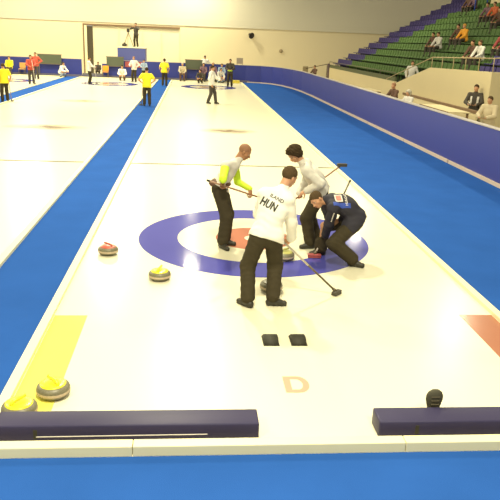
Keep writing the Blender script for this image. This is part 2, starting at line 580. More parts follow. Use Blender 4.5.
lower_rail()
t = empty('table', (7.9, 13.0, -.03))
tag(t, 'long cream topped table between the right boards and the man in the striped jacket', 'table')
MB().box(-.4, .4, -1.4, 1.4, 1.02, 1.06, .008).build('table_top', M_STANDW, t)
MB().box(-.42, -.38, -1.42, 1.42, .94, 1.06).build('apron', M_BROWN, t)
for sx in (-.34, .34):
    for sy in (-1.3, 1.3):
        MB().box(sx - .03, sx + .03, sy - .03, sy + .03, 0, 1.02).build('leg', M_BROWN, t)
t = empty('bench', (8.1, 24.5, -.03))
tag(t, 'pale slatted bench behind the brown-jacketed person at the boards', 'bench')
for k in range(4):
    MB().box(-.3 + .2 * k, -.16 + .2 * k, -1.2, 1.2, .85, .9).build('slat', M_STANDW, t)
for sy in (-1, 1):
    MB().box(-.3, .44, sy - .04, sy + .04, 0, .85).build('leg', M_BROWN, t)

# seats
def seat_mesh(m, name):
    mb = MB()
    mb.prism([(-.20, .34), (.16, .32), (.20, .40), (.25, .69), (.21, .70), (.16, .42), (.12, .37), (-.20, .38)], 'y', -.21, .21)
    mb.box(-.02, .04, -.03, .03, 0, .38)
    bmesh.ops.recalc_face_normals(mb.bm, faces=mb.bm.faces)
    me = bpy.data.meshes.new(name)
    mb.bm.to_mesh(me)
    mb.bm.free()
    me.materials.append(m)
    return me


ME_G, ME_B = seat_mesh(M_SEATG, 'green_seat'), seat_mesh(M_SEATB, 'blue_seat')
seats = []
for k in range(NR):
    xx = X0 + TR * k + .36
    zz = Z0 + RS * k
    ylo = max(8.5, 2.02 * (xx + 1) - 10.6)
    if k == 0: ylo = 25.0
    y = YE - .35
    while y > ylo:
        if not (k >= 10 and 30.3 < y < 32.4):
            blue = (y > 37.0 - .12 * k) or (k in (1, 2, 3) and y < 17.4 + .3 * k)
            aisle = abs(y - 36.7 + .12 * k) < .0
            if not aisle: seats.append((xx, y, zz, blue))
        y -= .52
seats.sort(key=lambda s: (s[0] + 1) ** 2 + (s[1] + 10) ** 2)
rest = {True: [], False: []}
cnt = 0
for (xx, y, zz, blue) in seats:
    if cnt < 300 and not (blue and y > 30):
        o = bpy.data.objects.new('stadium_seat', ME_B if blue else ME_G)
        o.location = (xx, y, zz)
        COL.objects.link(o)
        if blue:
            tag(o, 'blue plastic seat in the patch of blue seats above the stair parapet', 'seat', 'blue seats above the stair parapet')
        else:
            tag(o, 'green plastic seat in the near part of the green stands', 'seat', 'green seats of the stands')
        cnt += 1
    else:
        rest[blue].append((xx, y, zz))
for blue in (True, False):
    lst = rest[blue]
    if not lst: continue
    src = ME_B if blue else ME_G
    V = np.array([v.co[:] for v in src.vertices])
    Fc = [list(p.vertices) for p in src.polygons]
    vv, ff = [], []
    for (xx, y, zz) in lst:
        b0 = sum(len(a) for a in vv)
        vv.append(V + np.array((xx, y, zz)))
        ff += [[i + b0 for i in f] for f in Fc]
    me = bpy.data.meshes.new('stadium_seats')
    me.from_pydata(np.concatenate(vv).tolist(), [], ff)
    me.materials.append(M_SEATB if blue else M_SEATG)
    o = bpy.data.objects.new('stadium_seats', me)
    COL.objects.link(o)
    tag(o, 'stepped block of blue seats at the far end of the stands' if blue else 'rows of green seats in the far part of the stands', 'seats', None, 'stuff')
t = MB().box(X0 + TR * 10 + .1, X0 + TR * 12 + .3, 30.7, 32.0, Z0 + RS * 10 - .02, Z0 + RS * 10 + 1.35, .02).build('vomitory_box', M_STANDW)
struct(t, 'cream block rising among the upper green seats')
rail([(X0 + TR * 9, 32.25, Z0 + RS * 9 + 1.25), (X0 + TR * 12.5, 32.25, Z0 + RS * 12.5 + 1.25)],
     [(X0 + TR * (9 + k), 32.25, Z0 + RS * (9 + k) + .02) for k in (0, 1, 2, 3)], M_ROYAL, 'hand_rail', 'dark blue handrail beside the cream block in the upper stands', r=.05, h=1.2)

# ------------------------------------------------------------------ far end furniture
def scoreboard(x, w, label):
    t = empty('scoreboard', (x, YB - .3, 0))
    tag(t, label, 'scoreboard')
    MB().box(-w / 2, w / 2, -.04, .04, .88, 1.50, .01).build('board', M_PANEL, t)
    MB().box(-w / 2 - .04, w / 2 + .04, -.03, .05, 1.50, 1.55).box(-w / 2 - .04, w / 2 + .04, -.03, .05, .83, .88).build('frame', M_DRAIL, t)
    for sx in (-1, 1):
        MB().box(sx * (w / 2 - .1) - .025, sx * (w / 2 - .1) + .025, -.02, .03, 0, .83).build('leg', M_DRAIL, t)


scoreboard(-11.5, 1.7, 'dark green scoreboard behind the two red-jacketed players')
scoreboard(-6.75, 1.25, 'dark green scoreboard left of the red banner and below the blue podium')
scoreboard(-.95, 1.25, 'dark green scoreboard at the far boards right of the yellow-shirted person')
tag(MB().box(-6.05, -4.75, YB - .10, YB - .05, .82, 1.22).build('banner', mat('red_banner', (0.42, 0.09, 0.09), 0.7, 0.25, 3)), 'faded red banner on the far boards under the blue podium', 'banner')
# podium
t = empty('podium', (-5.6, 42.4, -.03))
tag(t, 'tall blue boxed podium behind the far boards with a camera operator on top', 'podium')
MB().box(-1.02, 1.02, -.85, .85, 0, 2.22).build('side_panel', mat('podium_blue', (0.085, 0.10, 0.34), 0.6, 0.05, 2), t)
MB().box(-1.08, 1.08, -.9, .9, 2.22, 2.29, .01).build('deck', M_KERB, t)
PZ = 2.26
# tripod + camera
t = empty('video_camera', (-5.85, 41.95, PZ))
tag(t, 'dark video camera on a pale tripod on the blue podium', 'camera')
for a in (0.5, 2.6, 4.7):
    MB().tube([(.42 * math.cos(a), .42 * math.sin(a), 0), (0, 0, 1.05)], .03, 8).build('leg', mat('tripod_metal', (0.36, 0.30, 0.18), 0.5), t)
MB().box(-.09, .09, -.22, .22, 1.05, 1.3, .02).tube([(0, -.2, 1.19), (0, -.38, 1.19)], .055, 12).build('camera_body', M_DKC, t)
tag(MB().box(-6.3, -5.95, 41.75, 42.0, PZ + .02, PZ + .22, .03).box(-6.2, -6.05, 41.8, 41.95, PZ + .2, PZ + .30, .02).build('equipment_bag', M_DKC), 'dark equipment bag on the left edge of the blue podium', 'bag')
# wall fittings
sp = empty('loudspeaker', (3.53, YW - .16, 3.42))
tag(sp, 'dark loudspeaker mounted high on the cream far wall', 'loudspeaker')
MB().lathe([(0, -.0), (.08, 0), (.1, .12), (.24, .34), (.25, .38), (.2, .36), (0, .2)], 24).build('horn', M_DKC, sp, True, rot=(PI / 2 + .35, 0, .5), loc=(0, -.02, .15))
MB().box(-.05, .05, -.02, .14, .05, .2).build('bracket', M_DRAIL, sp)
tag(MB().lathe([(0, 0), (.13, 0), (.15, .05), (.11, .10), (0, .11)], 20).build('wall_lamp', mat('tan_fitting', (0.36, 0.28, 0.16), 0.6), None, True, (6.2, YW - .01, 2.35), (PI / 2, 0, 0)), 'small round tan fitting on the cream far wall', 'wall fitting')
def chair(x, y, rz, m, label, group=None):
    t = empty('chair', (x, y, 0), rz)
    tag(t, label, 'chair', group)
    MB().box(-.22, .22, -.22, .22, .42, .46, .01).build('seat', m, t)
    MB().box(-.22, .22, -.24, -.20, .5, .88, .01).build('backrest', m, t)
    for sx in (-.19, .19):
        MB().box(sx - .015, sx + .015, .17, .2, 0, .42).build('leg', M_DRAIL, t)
        MB().box(sx - .015, sx + .015, -.22, -.19, 0, .55).build('leg', M_DRAIL, t)


chair(-7.45, 41.0 - .25, PI, M_ORCL, 'orange chair beside the gap in the far boards')
chair(-13.45, 40.75, PI, mat('tan_plastic', (0.62, 0.34, 0.10), 0.5), 'tan orange chair against the far boards, left of the red-jacketed players')
tg = empty('folding_chair', (2.62, 42.6, 0))
tag(tg, 'pale stool frame standing behind the far boards right of the dark-clothed player', 'chair')
MB().box(-.25, .25, -.2, .2, 1.18, 1.24, .01).box(-.25, .25, .16, .2, 1.3, 1.75).build('seat', mat('washed_plum', (0.40, 0.33, 0.26), 0.7), tg)
for sx in (-.22, .22):
    for sy in (-.17, .17):
        MB().box(sx - .02, sx + .02, sy - .02, sy + .02, -.03, 1.3).build('leg', M_RAIL, tg)
tag(MB().box(-.26, .26, -.18, .18, 0, .22, .03).build('yellow_case', mat('dull_yellow', (0.62, 0.5, 0.06), 0.6), loc=(2.2, 40.0, .0)), 'low yellow case on the ice edge by the far right corner', 'case')

# ------------------------------------------------------------------ bumpers, hacks, loose objects
def bumper(x0, x1, label, strip_x=None):
    t = empty('foam_bumper', ((x0 + x1) / 2, -5.46, 0))
    tag(t, label, 'bumper')
    w = (x1 - x0) / 2
    MB().box(-w, w, -.11, .11, 0.0, .145, .014).build('cushion', M_BUMP, t, True)
    if strip_x:
        MB().tube([(strip_x[0] - (x0 + x1) / 2, -.113, .050), (strip_x[1] - (x0 + x1) / 2, -.113, .055)], .004, 6).build('pale_strip', M_STRIP, t)  # thin pale line low on the front face
    MB().box(-w + .3, -w + .33, -.113, -.10, .03, .11).build('seam', M_RUB, t)
    return t


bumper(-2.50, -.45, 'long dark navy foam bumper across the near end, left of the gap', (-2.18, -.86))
bumper(.525, 2.58, 'dark navy foam bumper across the near end, right of the gap')


def hack(x, label):
    t = empty('curling_hack', (x, -3.78, 0))
    tag(t, label, 'hack')
    mb = MB()
    mb.prism([(-.11, 0), (.11, 0), (.11, .02), (.06, .055), (-.03, .062), (-.11, .02)], 'x', -.078, .078)
    bmesh.ops.bevel(mb.bm, geom=mb.bm.edges[:], offset=.006, segments=2, affect='EDGES')
    mb.build('foothold', M_RUB, t, True)
    MB().box(-.085, .085, -.12, .12, 0, .008).build('base_plate', M_SHOE, t)


hack(-.155, 'left black rubber hack set in the ice')
hack(.14, 'right black rubber hack set in the ice')


def stone(x, y, rz, m, label, group=None):
    t = empty('curling_stone', (x, y, 0), rz)
    tag(t, label, 'curling stone', group)
    R = .145
    MB().lathe([(0, .003), (.06, .003), (.065, 0), (.075, .002), (.11, .010), (.133, .024), (.1425, .036), (R, .046)], 48).build('running_surface', M_GRAN, t, True)
    MB().lathe([(R, .046), (R + .0008, .050), (R + .0008, .068), (R, .072)], 48).build('striking_band', M_BAND, t, True)
    MB().lathe([(R, .072), (.1425, .084), (.136, .098), (.124, .109), (.108, .116), (.10, .118)], 48).build('granite_shoulder', M_GRAN, t, True)
    MB().lathe([(.112, .113), (.112, .119), (.104, .124), (.06, .129), (0, .131)], 48).build('top_disc', m, t, True)
    MB().tube([(-.070, 0, .122), (-.066, 0, .138), (-.050, 0, .151), (-.02, 0, .157), (.02, 0, .160), (.062, 0, .166)], .0155, 12).build('handle', m, t, True)


stone(-2.2, -.89, 2.6, M_RED, 'granite curling stone with a red handle, left of the rings')
stone(-1.41, -1.92, 1.2, M_YEL, 'granite curling stone with a yellow handle at the left edge of the rings')
stone(-2.19, -4.86, 2.4, M_YEL, 'curling stone with a yellow top resting fully in view on the yellow patch')
stone(-2.40, -5.18, .8, M_YEL, 'yellow topped curling stone half hidden by the left bumper')
stone(.36, -1.05, .4, mat('dull_olive_plastic', (.42, .40, .12), .4), 'curling stone being swept beside the hand of the player marked HUN')
stone(.02, -2.30, 1.9, M_GRAN, 'grey curling stone partly hidden behind the legs of the player marked HUN')

# dark spare shoe sole leaning against the right bumper
t = empty('gripper_shoe', (1.08, -5.27, 0))
tag(t, 'dark rounded slip-on gripper standing upright behind the right bumper', 'gripper')
mb = MB()
mb.lathe([(0, .265), (.028, .26), (.050, .24), (.061, .21), (.062, .17), (.052, .12), (.043, .08), (.044, .03), (.04, 0), (0, 0)], 28)
for v in mb.bm.verts: v.co.y *= .55; v.co.x *= 1.2
mb.build('sole', mat('grey_rubber', (0.06, 0.055, 0.035), 0.8, 0.2, 30), t, True)
mb = MB()
for k in range(5):
    z = .06 + .035 * k
    mb.box(-.036, .036, -.037, -.020, z, z + .012, .003)
mb.build('tread', mat('worn_rubber', (0.09, 0.075, 0.045), 0.8), t)

# ------------------------------------------------------------------ figures: signed distance fields + surface nets
def V3(*a):
    return np.array(a, dtype=np.float64)


def nz(v):
    v = np.asarray(v, float)
    return v / (np.linalg.norm(v) + 1e-12)


class SDF:
    def __init__(s, lo, hi, h):
        s.h = h
        s.lo = np.asarray(lo, float)
        n = np.ceil((np.asarray(hi) - s.lo) / h).astype(int) + 1
        s.n = n
        s.D = np.full(n, 0.3, np.float32)
        s.ax = [(s.lo[i] + h * np.arange(n[i])).astype(np.float32) for i in range(3)]

    def _sub(s, lo, hi, m):
        i0 = np.maximum(np.floor((np.asarray(lo) - m - s.lo) / s.h).astype(int), 0)
        i1 = np.minimum(np.ceil((np.asarray(hi) + m - s.lo) / s.h).astype(int) + 1, s.n)
        if np.any(i1 <= i0): return None
        sl = tuple(slice(i0[k], i1[k]) for k in range(3))
        g = (s.ax[0][sl[0]][:, None, None], s.ax[1][sl[1]][None, :, None], s.ax[2][sl[2]][None, None, :])
        return sl, g

    def _put(s, sl, d, k, op):
        A = s.D[sl]
        if op == 'sub':
            A2 = -A
            hh = np.clip(.5 + .5 * (d - A2) / k, 0, 1)  # smooth max(A,-d)
            m = d * (1 - hh) + A2 * hh - k * hh * (1 - hh)
            # smin(-A, d)
            m = np.minimum(A2, d) - np.maximum(k - np.abs(A2 - d), 0) ** 2 / (4 * k)
            s.D[sl] = -m
            return
        s.D[sl] = np.minimum(A, d) - np.maximum(k - np.abs(A - d), 0) ** 2 / (4 * k)

    def cone(s, a, b, ra, rb, k=.02, op='add', flat=None):
        """round cone; flat=(unit vec, factor) squeezes it along a direction"""
        a = np.asarray(a, float); b = np.asarray(b, float)
        R = max(ra, rb)
        q = s._sub(np.minimum(a, b) - R, np.maximum(a, b) + R, k + s.h * 2)
        if q is None: return
        sl, (X, Y, Z) = q
        px, py, pz = X - a[0], Y - a[1], Z - a[2]
        ba = b - a
        L2 = float(ba @ ba) + 1e-12
        t = np.clip((px * ba[0] + py * ba[1] + pz * ba[2]) / L2, 0, 1)
        dx, dy, dz = px - t * ba[0], py - t * ba[1], pz - t * ba[2]
        if flat is not None:
            u, f = flat
            c = dx * u[0] + dy * u[1] + dz * u[2]
            g = c * (1 / f - 1)
            dx, dy, dz = dx + g * u[0], dy + g * u[1], dz + g * u[2]
            d = (np.sqrt(dx * dx + dy * dy + dz * dz) - (ra + (rb - ra) * t)) * (f if f < 1 else 1)
        else:
            d = np.sqrt(dx * dx + dy * dy + dz * dz) - (ra + (rb - ra) * t)
        s._put(sl, d.astype(np.float32), k, op)

    def ell(s, c, r, fr, k=.02, op='add'):
        """ellipsoid with radii r along frame fr (3 unit vectors)"""
        c = np.asarray(c, float)
        R = max(r)
        q = s._sub(c - R, c + R, k + s.h * 2)
        if q is None: return
        sl, (X, Y, Z) = q
        px, py, pz = X - c[0], Y - c[1], Z - c[2]
        e = []
        for i in range(3):
            e.append((px * fr[i][0] + py * fr[i][1] + pz * fr[i][2]))
        k0 = np.sqrt(sum((e[i] / r[i]) ** 2 for i in range(3)))
        k1 = np.sqrt(sum((e[i] / r[i] ** 2) ** 2 for i in range(3))) + 1e-6
        d = k0 * (k0 - 1) / k1
        s._put(sl, d.astype(np.float32), k, op)

    def cut(s, p, nrm):
        """keep the side where dot(x-p, nrm) < 0"""
        nrm = nz(nrm)
        d = (s.ax[0][:, None, None] - p[0]) * nrm[0] + (s.ax[1][None, :, None] - p[1]) * nrm[1] + (s.ax[2][None, None, :] - p[2]) * nrm[2]
        s.D = np.maximum(s.D, d.astype(np.float32))

    def wrinkle(s, amp, f, seed=0):
        X, Y, Z = s.ax[0][:, None, None], s.ax[1][None, :, None], s.ax[2][None, None, :]
        w = np.sin(f * (Z * 1.6 + X * .7) + 2 * np.sin(f * .5 * (Y - X) + seed) + seed) * np.sin(f * .8 * (Y * 1.1 + Z * .4) + 1.7 * seed + 1.5 * np.sin(f * .4 * Z))
        s.D += (amp * w).astype(np.float32)

    def mesh(s):
        D = s.D
        n = D.shape
        ins = D < 0
        c = [(i, j, k) for i in (0, 1) for j in (0, 1) for k in (0, 1)]
        cnt = np.zeros((n[0] - 1, n[1] - 1, n[2] - 1), np.int8)
        for (i, j, k) in c:
            cnt += ins[i:n[0] - 1 + i, j:n[1] - 1 + j, k:n[2] - 1 + k]
        act = (cnt > 0) & (cnt < 8)
        idx = np.argwhere(act)
        if len(idx) == 0: return None, None
        vid = np.full(act.shape, -1, np.int64)
        vid[act] = np.arange(len(idx))
        vals = {cc: D[idx[:, 0] + cc[0], idx[:, 1] + cc[1], idx[:, 2] + cc[2]].astype(np.float64) for cc in c}
        acc = np.zeros((len(idx), 3)); w = np.zeros(len(idx))
        for a in c:
            for d in range(3):
                if a[d] == 1: continue
                b = list(a); b[d] = 1; b = tuple(b)
                va, vb = vals[a], vals[b]
                cr = (va < 0) != (vb < 0)
                t = np.where(cr, va / np.where(cr, va - vb, 1), 0)
                p = np.array(a, float)[None, :].repeat(len(idx), 0)
                p[:, d] += t
                acc[cr] += p[cr]
                w += cr
        Vt = s.lo + s.h * (idx + acc / w[:, None])
        faces = []
        for d in range(3):
            e, f = [(1, 2), (2, 0), (0, 1)][d]
            sl0 = [slice(1, n[q] - 1) for q in range(3)]
            sl0[d] = slice(0, n[d] - 1)
            sl1 = list(sl0)
            sl1[d] = slice(1, n[d])
            A, B = ins[tuple(sl0)], ins[tuple(sl1)]
            for flip, msk in ((False, A & ~B), (True, ~A & B)):
                q = np.argwhere(msk)
                if len(q) == 0: continue
                off = np.array([1, 1, 1]); off[d] = 0
                q = q + off
                ue = np.zeros(3, int); ue[e] = 1
                uf = np.zeros(3, int); uf[f] = 1
                v0 = vid[tuple((q - ue - uf).T)]; v1 = vid[tuple((q - uf).T)]; v2 = vid[tuple(q.T)]; v3 = vid[tuple((q - ue).T)]
                qd = np.stack([v0, v1, v2, v3], 1)
                if flip: qd = qd[:, ::-1]
                faces.append(qd)
        return Vt, np.concatenate(faces)

    def build(s, name, m, parent, relax=1):
        Vt, Fq = s.mesh()
        if Vt is None: return None
        for _ in range(relax):      # light smoothing
            nb = np.zeros_like(Vt); ct = np.zeros(len(Vt))
            for i in range(4):
                a, b = Fq[:, i], Fq[:, (i + 1) % 4]
                for q in range(3):
                    nb[:, q] += np.bincount(a, Vt[b, q], len(Vt)) + np.bincount(b, Vt[a, q], len(Vt))
                ct += np.bincount(a, minlength=len(Vt)) + np.bincount(b, minlength=len(Vt))
            Vt = Vt * .5 + .5 * nb / ct[:, None]
        me = bpy.data.meshes.new(name)
        me.vertices.add(len(Vt)); me.vertices.foreach_set('co', Vt.astype(np.float32).ravel())
        me.loops.add(len(Fq) * 4); me.loops.foreach_set('vertex_index', Fq.astype(np.int32).ravel())
        me.polygons.add(len(Fq))
        me.polygons.foreach_set('loop_start', (np.arange(len(Fq)) * 4).astype(np.int32))
        me.polygons.foreach_set('loop_total', np.full(len(Fq), 4, np.int32))
        me.polygons.foreach_set('use_smooth', np.ones(len(Fq), bool))
        me.update(calc_edges=True)
        me.materials.append(m)
        o = bpy.data.objects.new(name, me)
        COL.objects.link(o)
        if parent: o.parent = parent
        return o


def ik(a, c, l1, l2, hint):
    """middle joint of a two-bone chain from a to c bending towards hint; returns mid, end"""
    a, c, hint = map(lambda v: np.asarray(v, float), (a, c, hint))
    d = c - a
    L = np.linalg.norm(d)
    mx = (l1 + l2) * .995
    if L > mx:
        c = a + d / L * mx
        d = c - a; L = mx
    u = d / L
    x = (L * L + l1 * l1 - l2 * l2) / (2 * L)
    hgt = math.sqrt(max(l1 * l1 - x * x, 0))
    w = hint - a
    w = w - u * (w @ u)
    return a + u * x + nz(w) * hgt, c


def add_hand(S, wr, d, nrm, sd, sc=1.0, curl=.35, rf=.0088):
    """palm, four unequal fingers and a thumb that leaves the side of the palm"""
    d, nrm, sd = nz(d), nz(nrm), nz(sd)
    pc = wr + d * .052 * sc
    S.ell(pc, (.046 * sc, .041 * sc, .017 * sc), (d, sd, nrm), .012)
    S.cone(wr - d * .02 * sc, wr + d * .03 * sc, .025 * sc, .022 * sc, .012, flat=(nrm, .75))
    ln = [(.040, .026, .020), (.044, .029, .021), (.041, .027, .020), (.032, .021, .017)]
    for i in range(4):
        o = (1.5 - i) * .0205 * sc
        p = wr + d * (.088 - .004 * abs(i - 1)) * sc + sd * o
        ang = curl * .6 + .06 * i
        for j, l in enumerate(ln[i]):
            dv = nz(d * math.cos(ang) + nrm * math.sin(ang) + sd * .04 * (1.5 - i))
            q = p + dv * l * sc
            S.cone(p, q, (rf - .0006 * j) * sc, (rf - .0006 * (j + 1)) * sc, .004)
            p = q
            ang += curl
    p = wr + d * .028 * sc + sd * .030 * sc
    ang = 0
    for l, rr in ((.040, .0115), (.030, .010), (.024, .009)):
        dv = nz(d * (.62 + ang) + sd * (.62 - ang) + nrm * (.35 + curl * .5 + ang))
        q = p + dv * l * sc
        S.cone(p, q, rr * sc, rr * .93 * sc, .006)
        p = q
        ang += .18 * (1 + curl)


def head_parts(S, Hc, f, r, u, sc, fine=True):
    fr = (r, f, u)
    P = lambda a, b, c: Hc + (r * a + f * b + u * c) * sc
    E = lambda a, b, c, rr, k=.02, op='add': S.ell(P(a, b, c), tuple(q * sc for q in rr), fr, k, op)
    E(0, -.012, .032, (.074, .094, .085), .02)
    E(0, .022, -.03, (.058, .066, .075), .03)
    E(0, .045, -.085, (.034, .034, .028), .025)      # chin
    for s in (-1, 1):
        E(s * .045, .045, -.025, (.024, .026, .028), .02)   # cheek
        E(s * .078, -.006, -.008, (.010, .019, .031), .006)  # ear
    if fine:
        for s in (-1, 1):
            E(s * .031, .094, .006, (.017, .016, .012), .008, 'sub')
            E(s * .030, .078, .026, (.022, .014, .008), .012)
        E(0, .085, -.055, (.024, .010, .012), .008)
    S.cone(P(0, .084, .008), P(0, .106, -.026), .008 * sc, .013 * sc, .008)
    for s in (-1, 1): E(s * .011, .094, -.030, (.009, .010, .007), .006)


def hair_parts(S, Hc, f, r, u, sc, style):
    fr = (r, f, u)
    P = lambda a, b, c: Hc + (r * a + f * b + u * c) * sc
    if style == 'short':
        S.ell(P(0, -.016, .036), (.083 * sc, .100 * sc, .092 * sc), fr, .01)
        S.cut(P(0, .040, .030), nz(-u + f * .95))
        S.wrinkle(.0025, 160, 1)
    elif style == 'crop':
        S.ell(P(0, -.014, .034), (.078 * sc, .097 * sc, .088 * sc), fr, .01)
        S.cut(P(0, .045, .050), nz(-u + f * 1.0))
    elif style == 'long':
        S.ell(P(0, -.020, .030), (.112 * sc, .122 * sc, .114 * sc), fr, .02)
        S.ell(P(0, -.055, -.045), (.085 * sc, .060 * sc, .075 * sc), fr, .03)
        S.ell(P(.05, .03, .085), (.045 * sc, .05 * sc, .035 * sc), fr, .02)
        S.ell(P(-.05, .02, .08), (.045 * sc, .05 * sc, .035 * sc), fr, .02)
        S.cut(P(0, .062, .030), nz(-u * .7 + f * 1.0))
        S.wrinkle(.009, 65, 2)
    elif style == 'cap':
        S.ell(P(0, -.012, .040), (.086 * sc, .103 * sc, .090 * sc), fr, .01)
        S.cut(P(0, 0, .030), -u)
        S.cone(P(0, .07, .040), P(0, .135, .028), .05 * sc, .045 * sc, .01, flat=(u, .15))


LOWVOX = .0145


def figure(label, loc, J, opt, rz=0.0, sc=1.0, vox=.0075, fine=True, group=None):
    """J: joints in local metres (numpy). Keys pelvis chest neck head sh/el/wr/hip/kn/an L R, toeL toeR directions, face, hand dicts"""
    root = empty('person', loc, rz)
    tag(root, label, 'person', group)
    J = {k: (np.asarray(v, float) if not isinstance(v, dict) else v) for k, v in J.items()}
    pts = np.array([J[k] for k in J if k[:2] in ('pe', 'ch', 'ne', 'he', 'sh', 'el', 'wr', 'hi', 'kn', 'an')])
    lo, hi = pts.min(0) - .30 * sc, pts.max(0) + .30 * sc
    lo[2] = max(lo[2], -.03)
    rt = nz(J['shR'] - J['shL'])
    upc = nz(J['neck'] - J['chest'])
    fwc = nz(np.cross(upc, rt)); rtc = nz(np.cross(fwc, upc))
    upp = nz(J['chest'] - J['pelvis'])
    rp = nz(J['hipR'] - J['hipL'])
    fwp = nz(np.cross(upp, rp)); rpp = nz(np.cross(fwp, upp))
    frc, frp = (rtc, fwc, upc), (rpp, fwp, upp)
    f = nz(J['face']); u = np.array((0, 0, 1.)) if 'headup' not in J else J['headup']
    u = nz(u - f * (u @ f)); r = nz(np.cross(f, u))
    Hc = J['head']
    w = opt.get('build', 1.0)

    def torso(S, inf, k=.05):
        a = w * sc
        S.ell(J['chest'], (.165 * a + inf, .108 * a + inf, .19 * sc + inf), frc, k)
        S.ell(J['chest'] * .42 + J['pelvis'] * .58, (.145 * a + inf, .100 * a + inf, .17 * sc + inf), frp, k)
        S.ell(J['pelvis'], (.160 * a + inf, .115 * a + inf, .115 * sc + inf), frp, k)
        ns = J['neck'] - upc * .05 * sc
        for s in 'LR':
            S.cone(ns, J['sh' + s], .052 * sc + inf, .058 * sc + inf, k)

    def arm(S, s, inf, r0=.05, r1=.040, r2=.028, k=.02, end=1.0):
        S.cone(J['sh' + s], J['el' + s], r0 * sc + inf, r1 * sc + inf, k)
        S.cone(J['el' + s], J['el' + s] + (J['wr' + s] - J['el' + s]) * end, r1 * sc + inf, r2 * sc + inf, k)

    def legs(S, inf, r0=.082, r1=.055, r2=.038, k=.03, fl=0.0, end=1.0):
        for s in 'LR':
            S.cone(J['hip' + s], J['kn' + s], r0 * sc + inf, r1 * sc + inf, k)
            S.cone(J['kn' + s], J['kn' + s] + (J['an' + s] - J['kn' + s]) * end, r1 * sc + inf, r2 * sc + inf + fl, k)

    # body
    S = SDF(lo, hi, vox if fine else LOWVOX)
    torso(S, -.004)
    S.cone(J['neck'] - upc * .05 * sc, Hc - u * .045 * sc - f * .02 * sc, .060 * sc, .054 * sc, .03)
    for s in 'LR':
        arm(S, s, 0)
        hd = J.get('hand' + s)
        if hd is None:
            d = nz(J['wr' + s] - J['el' + s])
            sd = fwc - d * (fwc @ d)
            nrm = np.cross(sd, d) * (1 if s == 'R' else -1)
            inw = (J['chest'] - J['wr' + s])
            if nrm @ inw < 0: nrm = -nrm
            hd = dict(d=d, n=nrm, s=sd, curl=.35)
        add_hand(S, J['wr' + s], np.asarray(hd['d'], float), np.asarray(hd['n'], float), np.asarray(hd['s'], float), sc, hd['curl'], .0088 if fine else .0105)
    legs(S, -.006)
    for s in 'LR':
        t = nz(J['toe' + s])
        S.cone(J['an' + s] - V3(0, 0, .045 * sc), J['an' + s] + t * .13 * sc - V3(0, 0, .05 * sc), .034 * sc, .026 * sc, .02)
    head_parts(S, Hc, f, r, u, sc, fine)
    S.build('body', opt.get('skin', M_SKIN), root)
    P = lambda a, b, c: Vector(Hc + (r * a + f * b + u * c) * sc)
    if fine:
        for s in (-1, 1):
            e = MB()
            bmesh.ops.create_uvsphere(e.bm, u_segments=12, v_segments=8, radius=.0110 * sc)
            eo = e.build('eye', M_EYEW, root, True, P(s * .031, .0745, .006))
            e = MB()
            bmesh.ops.create_uvsphere(e.bm, u_segments=10, v_segments=6, radius=.0062 * sc)
            e.build('iris', M_IRIS, eo, True, Vector(f * .0085 * sc))
        L = SDF(Hc - .15, Hc + .15, .003)
        L.ell(np.array(P(0, .0945, -.056)), (.022 * sc, .006 * sc, .0075 * sc), (r, f, u), .004)
        L.build('lips', M_LIP, root)
    # hair
    hv = .005 if fine else .010
    S = SDF(Hc - .2 * sc, Hc + .2 * sc, hv)
    hair_parts(S, Hc, f, r, u, sc, opt.get('hair', 'short'))
    S.build('hair' if opt.get('hair') != 'cap' else 'cap', opt.get('hairm', M_HAIRD), root)
    v2 = vox if fine else .0155
    # shoes
    for s in 'LR':
        a = J['an' + s]; t = nz(J['toe' + s])
        S = SDF(a - .25, a + .25, .006 if fine else .011)
        heel = a - t * .045 * sc - V3(0, 0, .052 * sc)
        toe = a + t * .140 * sc - V3(0, 0, .062 * sc)
        if 'lift' + s in J: toe = a + t * .15 * sc
        S.cone(heel, toe, .042 * sc, .036 * sc, .03)
        S.cone(a - V3(0, 0, .02 * sc), a + t * .07 * sc - V3(0, 0, .045 * sc), .048 * sc, .036 * sc, .03)
        S.cut((0, 0, .012), (0, 0, -1))
        sh = S.build('shoe', opt.get('shoe', M_SHOE), root)
        if fine and sh is not None:
            S = SDF(a - .25, a + .25, .005)
            S.cone(heel, toe, .045 * sc, .039 * sc, .03)
            S.cut((0, 0, .016), (0, 0, 1)); S.cut((0, 0, .002), (0, 0, -1))
            S.build('sole', M_RUB, sh, 0)
    # trousers
    S = SDF(lo, hi, v2)
    wd_ = opt.get('wide', .0)
    legs(S, .012 + wd_, .086, .068, .058, .035, opt.get('flare', .004), .93)
    S.ell(J['pelvis'], (.170 * w * sc, .125 * w * sc, .13 * sc), frp, .05)
    S.cut(J['pelvis'] + upp * .11 * sc, upp)
    if fine: S.wrinkle(.0035, 38, 3)
    S.build('trousers', opt.get('legs', M_BLK), root)
    # top
    S = SDF(lo, hi, v2)
    inf = opt.get('puff', .018) * sc
    torso(S, inf)
    S.cone(J['neck'] - upc * .04 * sc, J['neck'] + (Hc - J['neck']) * .22, .062 * sc + inf * .6, .060 * sc, .02)   # collar
    for s in 'LR':
        S.cone(J['hip' + s], J['hip' + s] * .8 + J['kn' + s] * .2, .088 * sc + inf + opt.get('wide', 0), .084 * sc + inf + opt.get('wide', 0), .05)
    slv = opt.get('sleeve', 'long')
    for s in 'LR':
        if slv == 'long':
            arm(S, s, inf * .9, .056, .046, .034, .03, .96)
        elif slv == 'cap':
            S.cone(J['sh' + s], J['sh' + s] * .9 + J['el' + s] * .1, .054 * sc + inf * .5, .052 * sc + inf * .5, .03)
        else:
            S.cone(J['sh' + s], J['sh' + s] * .45 + J['el' + s] * .55, .058 * sc + inf, .055 * sc + inf, .03)
    hem = opt.get('hem', .10)
    S.cut(J['pelvis'] - upp * hem * sc, -upp)
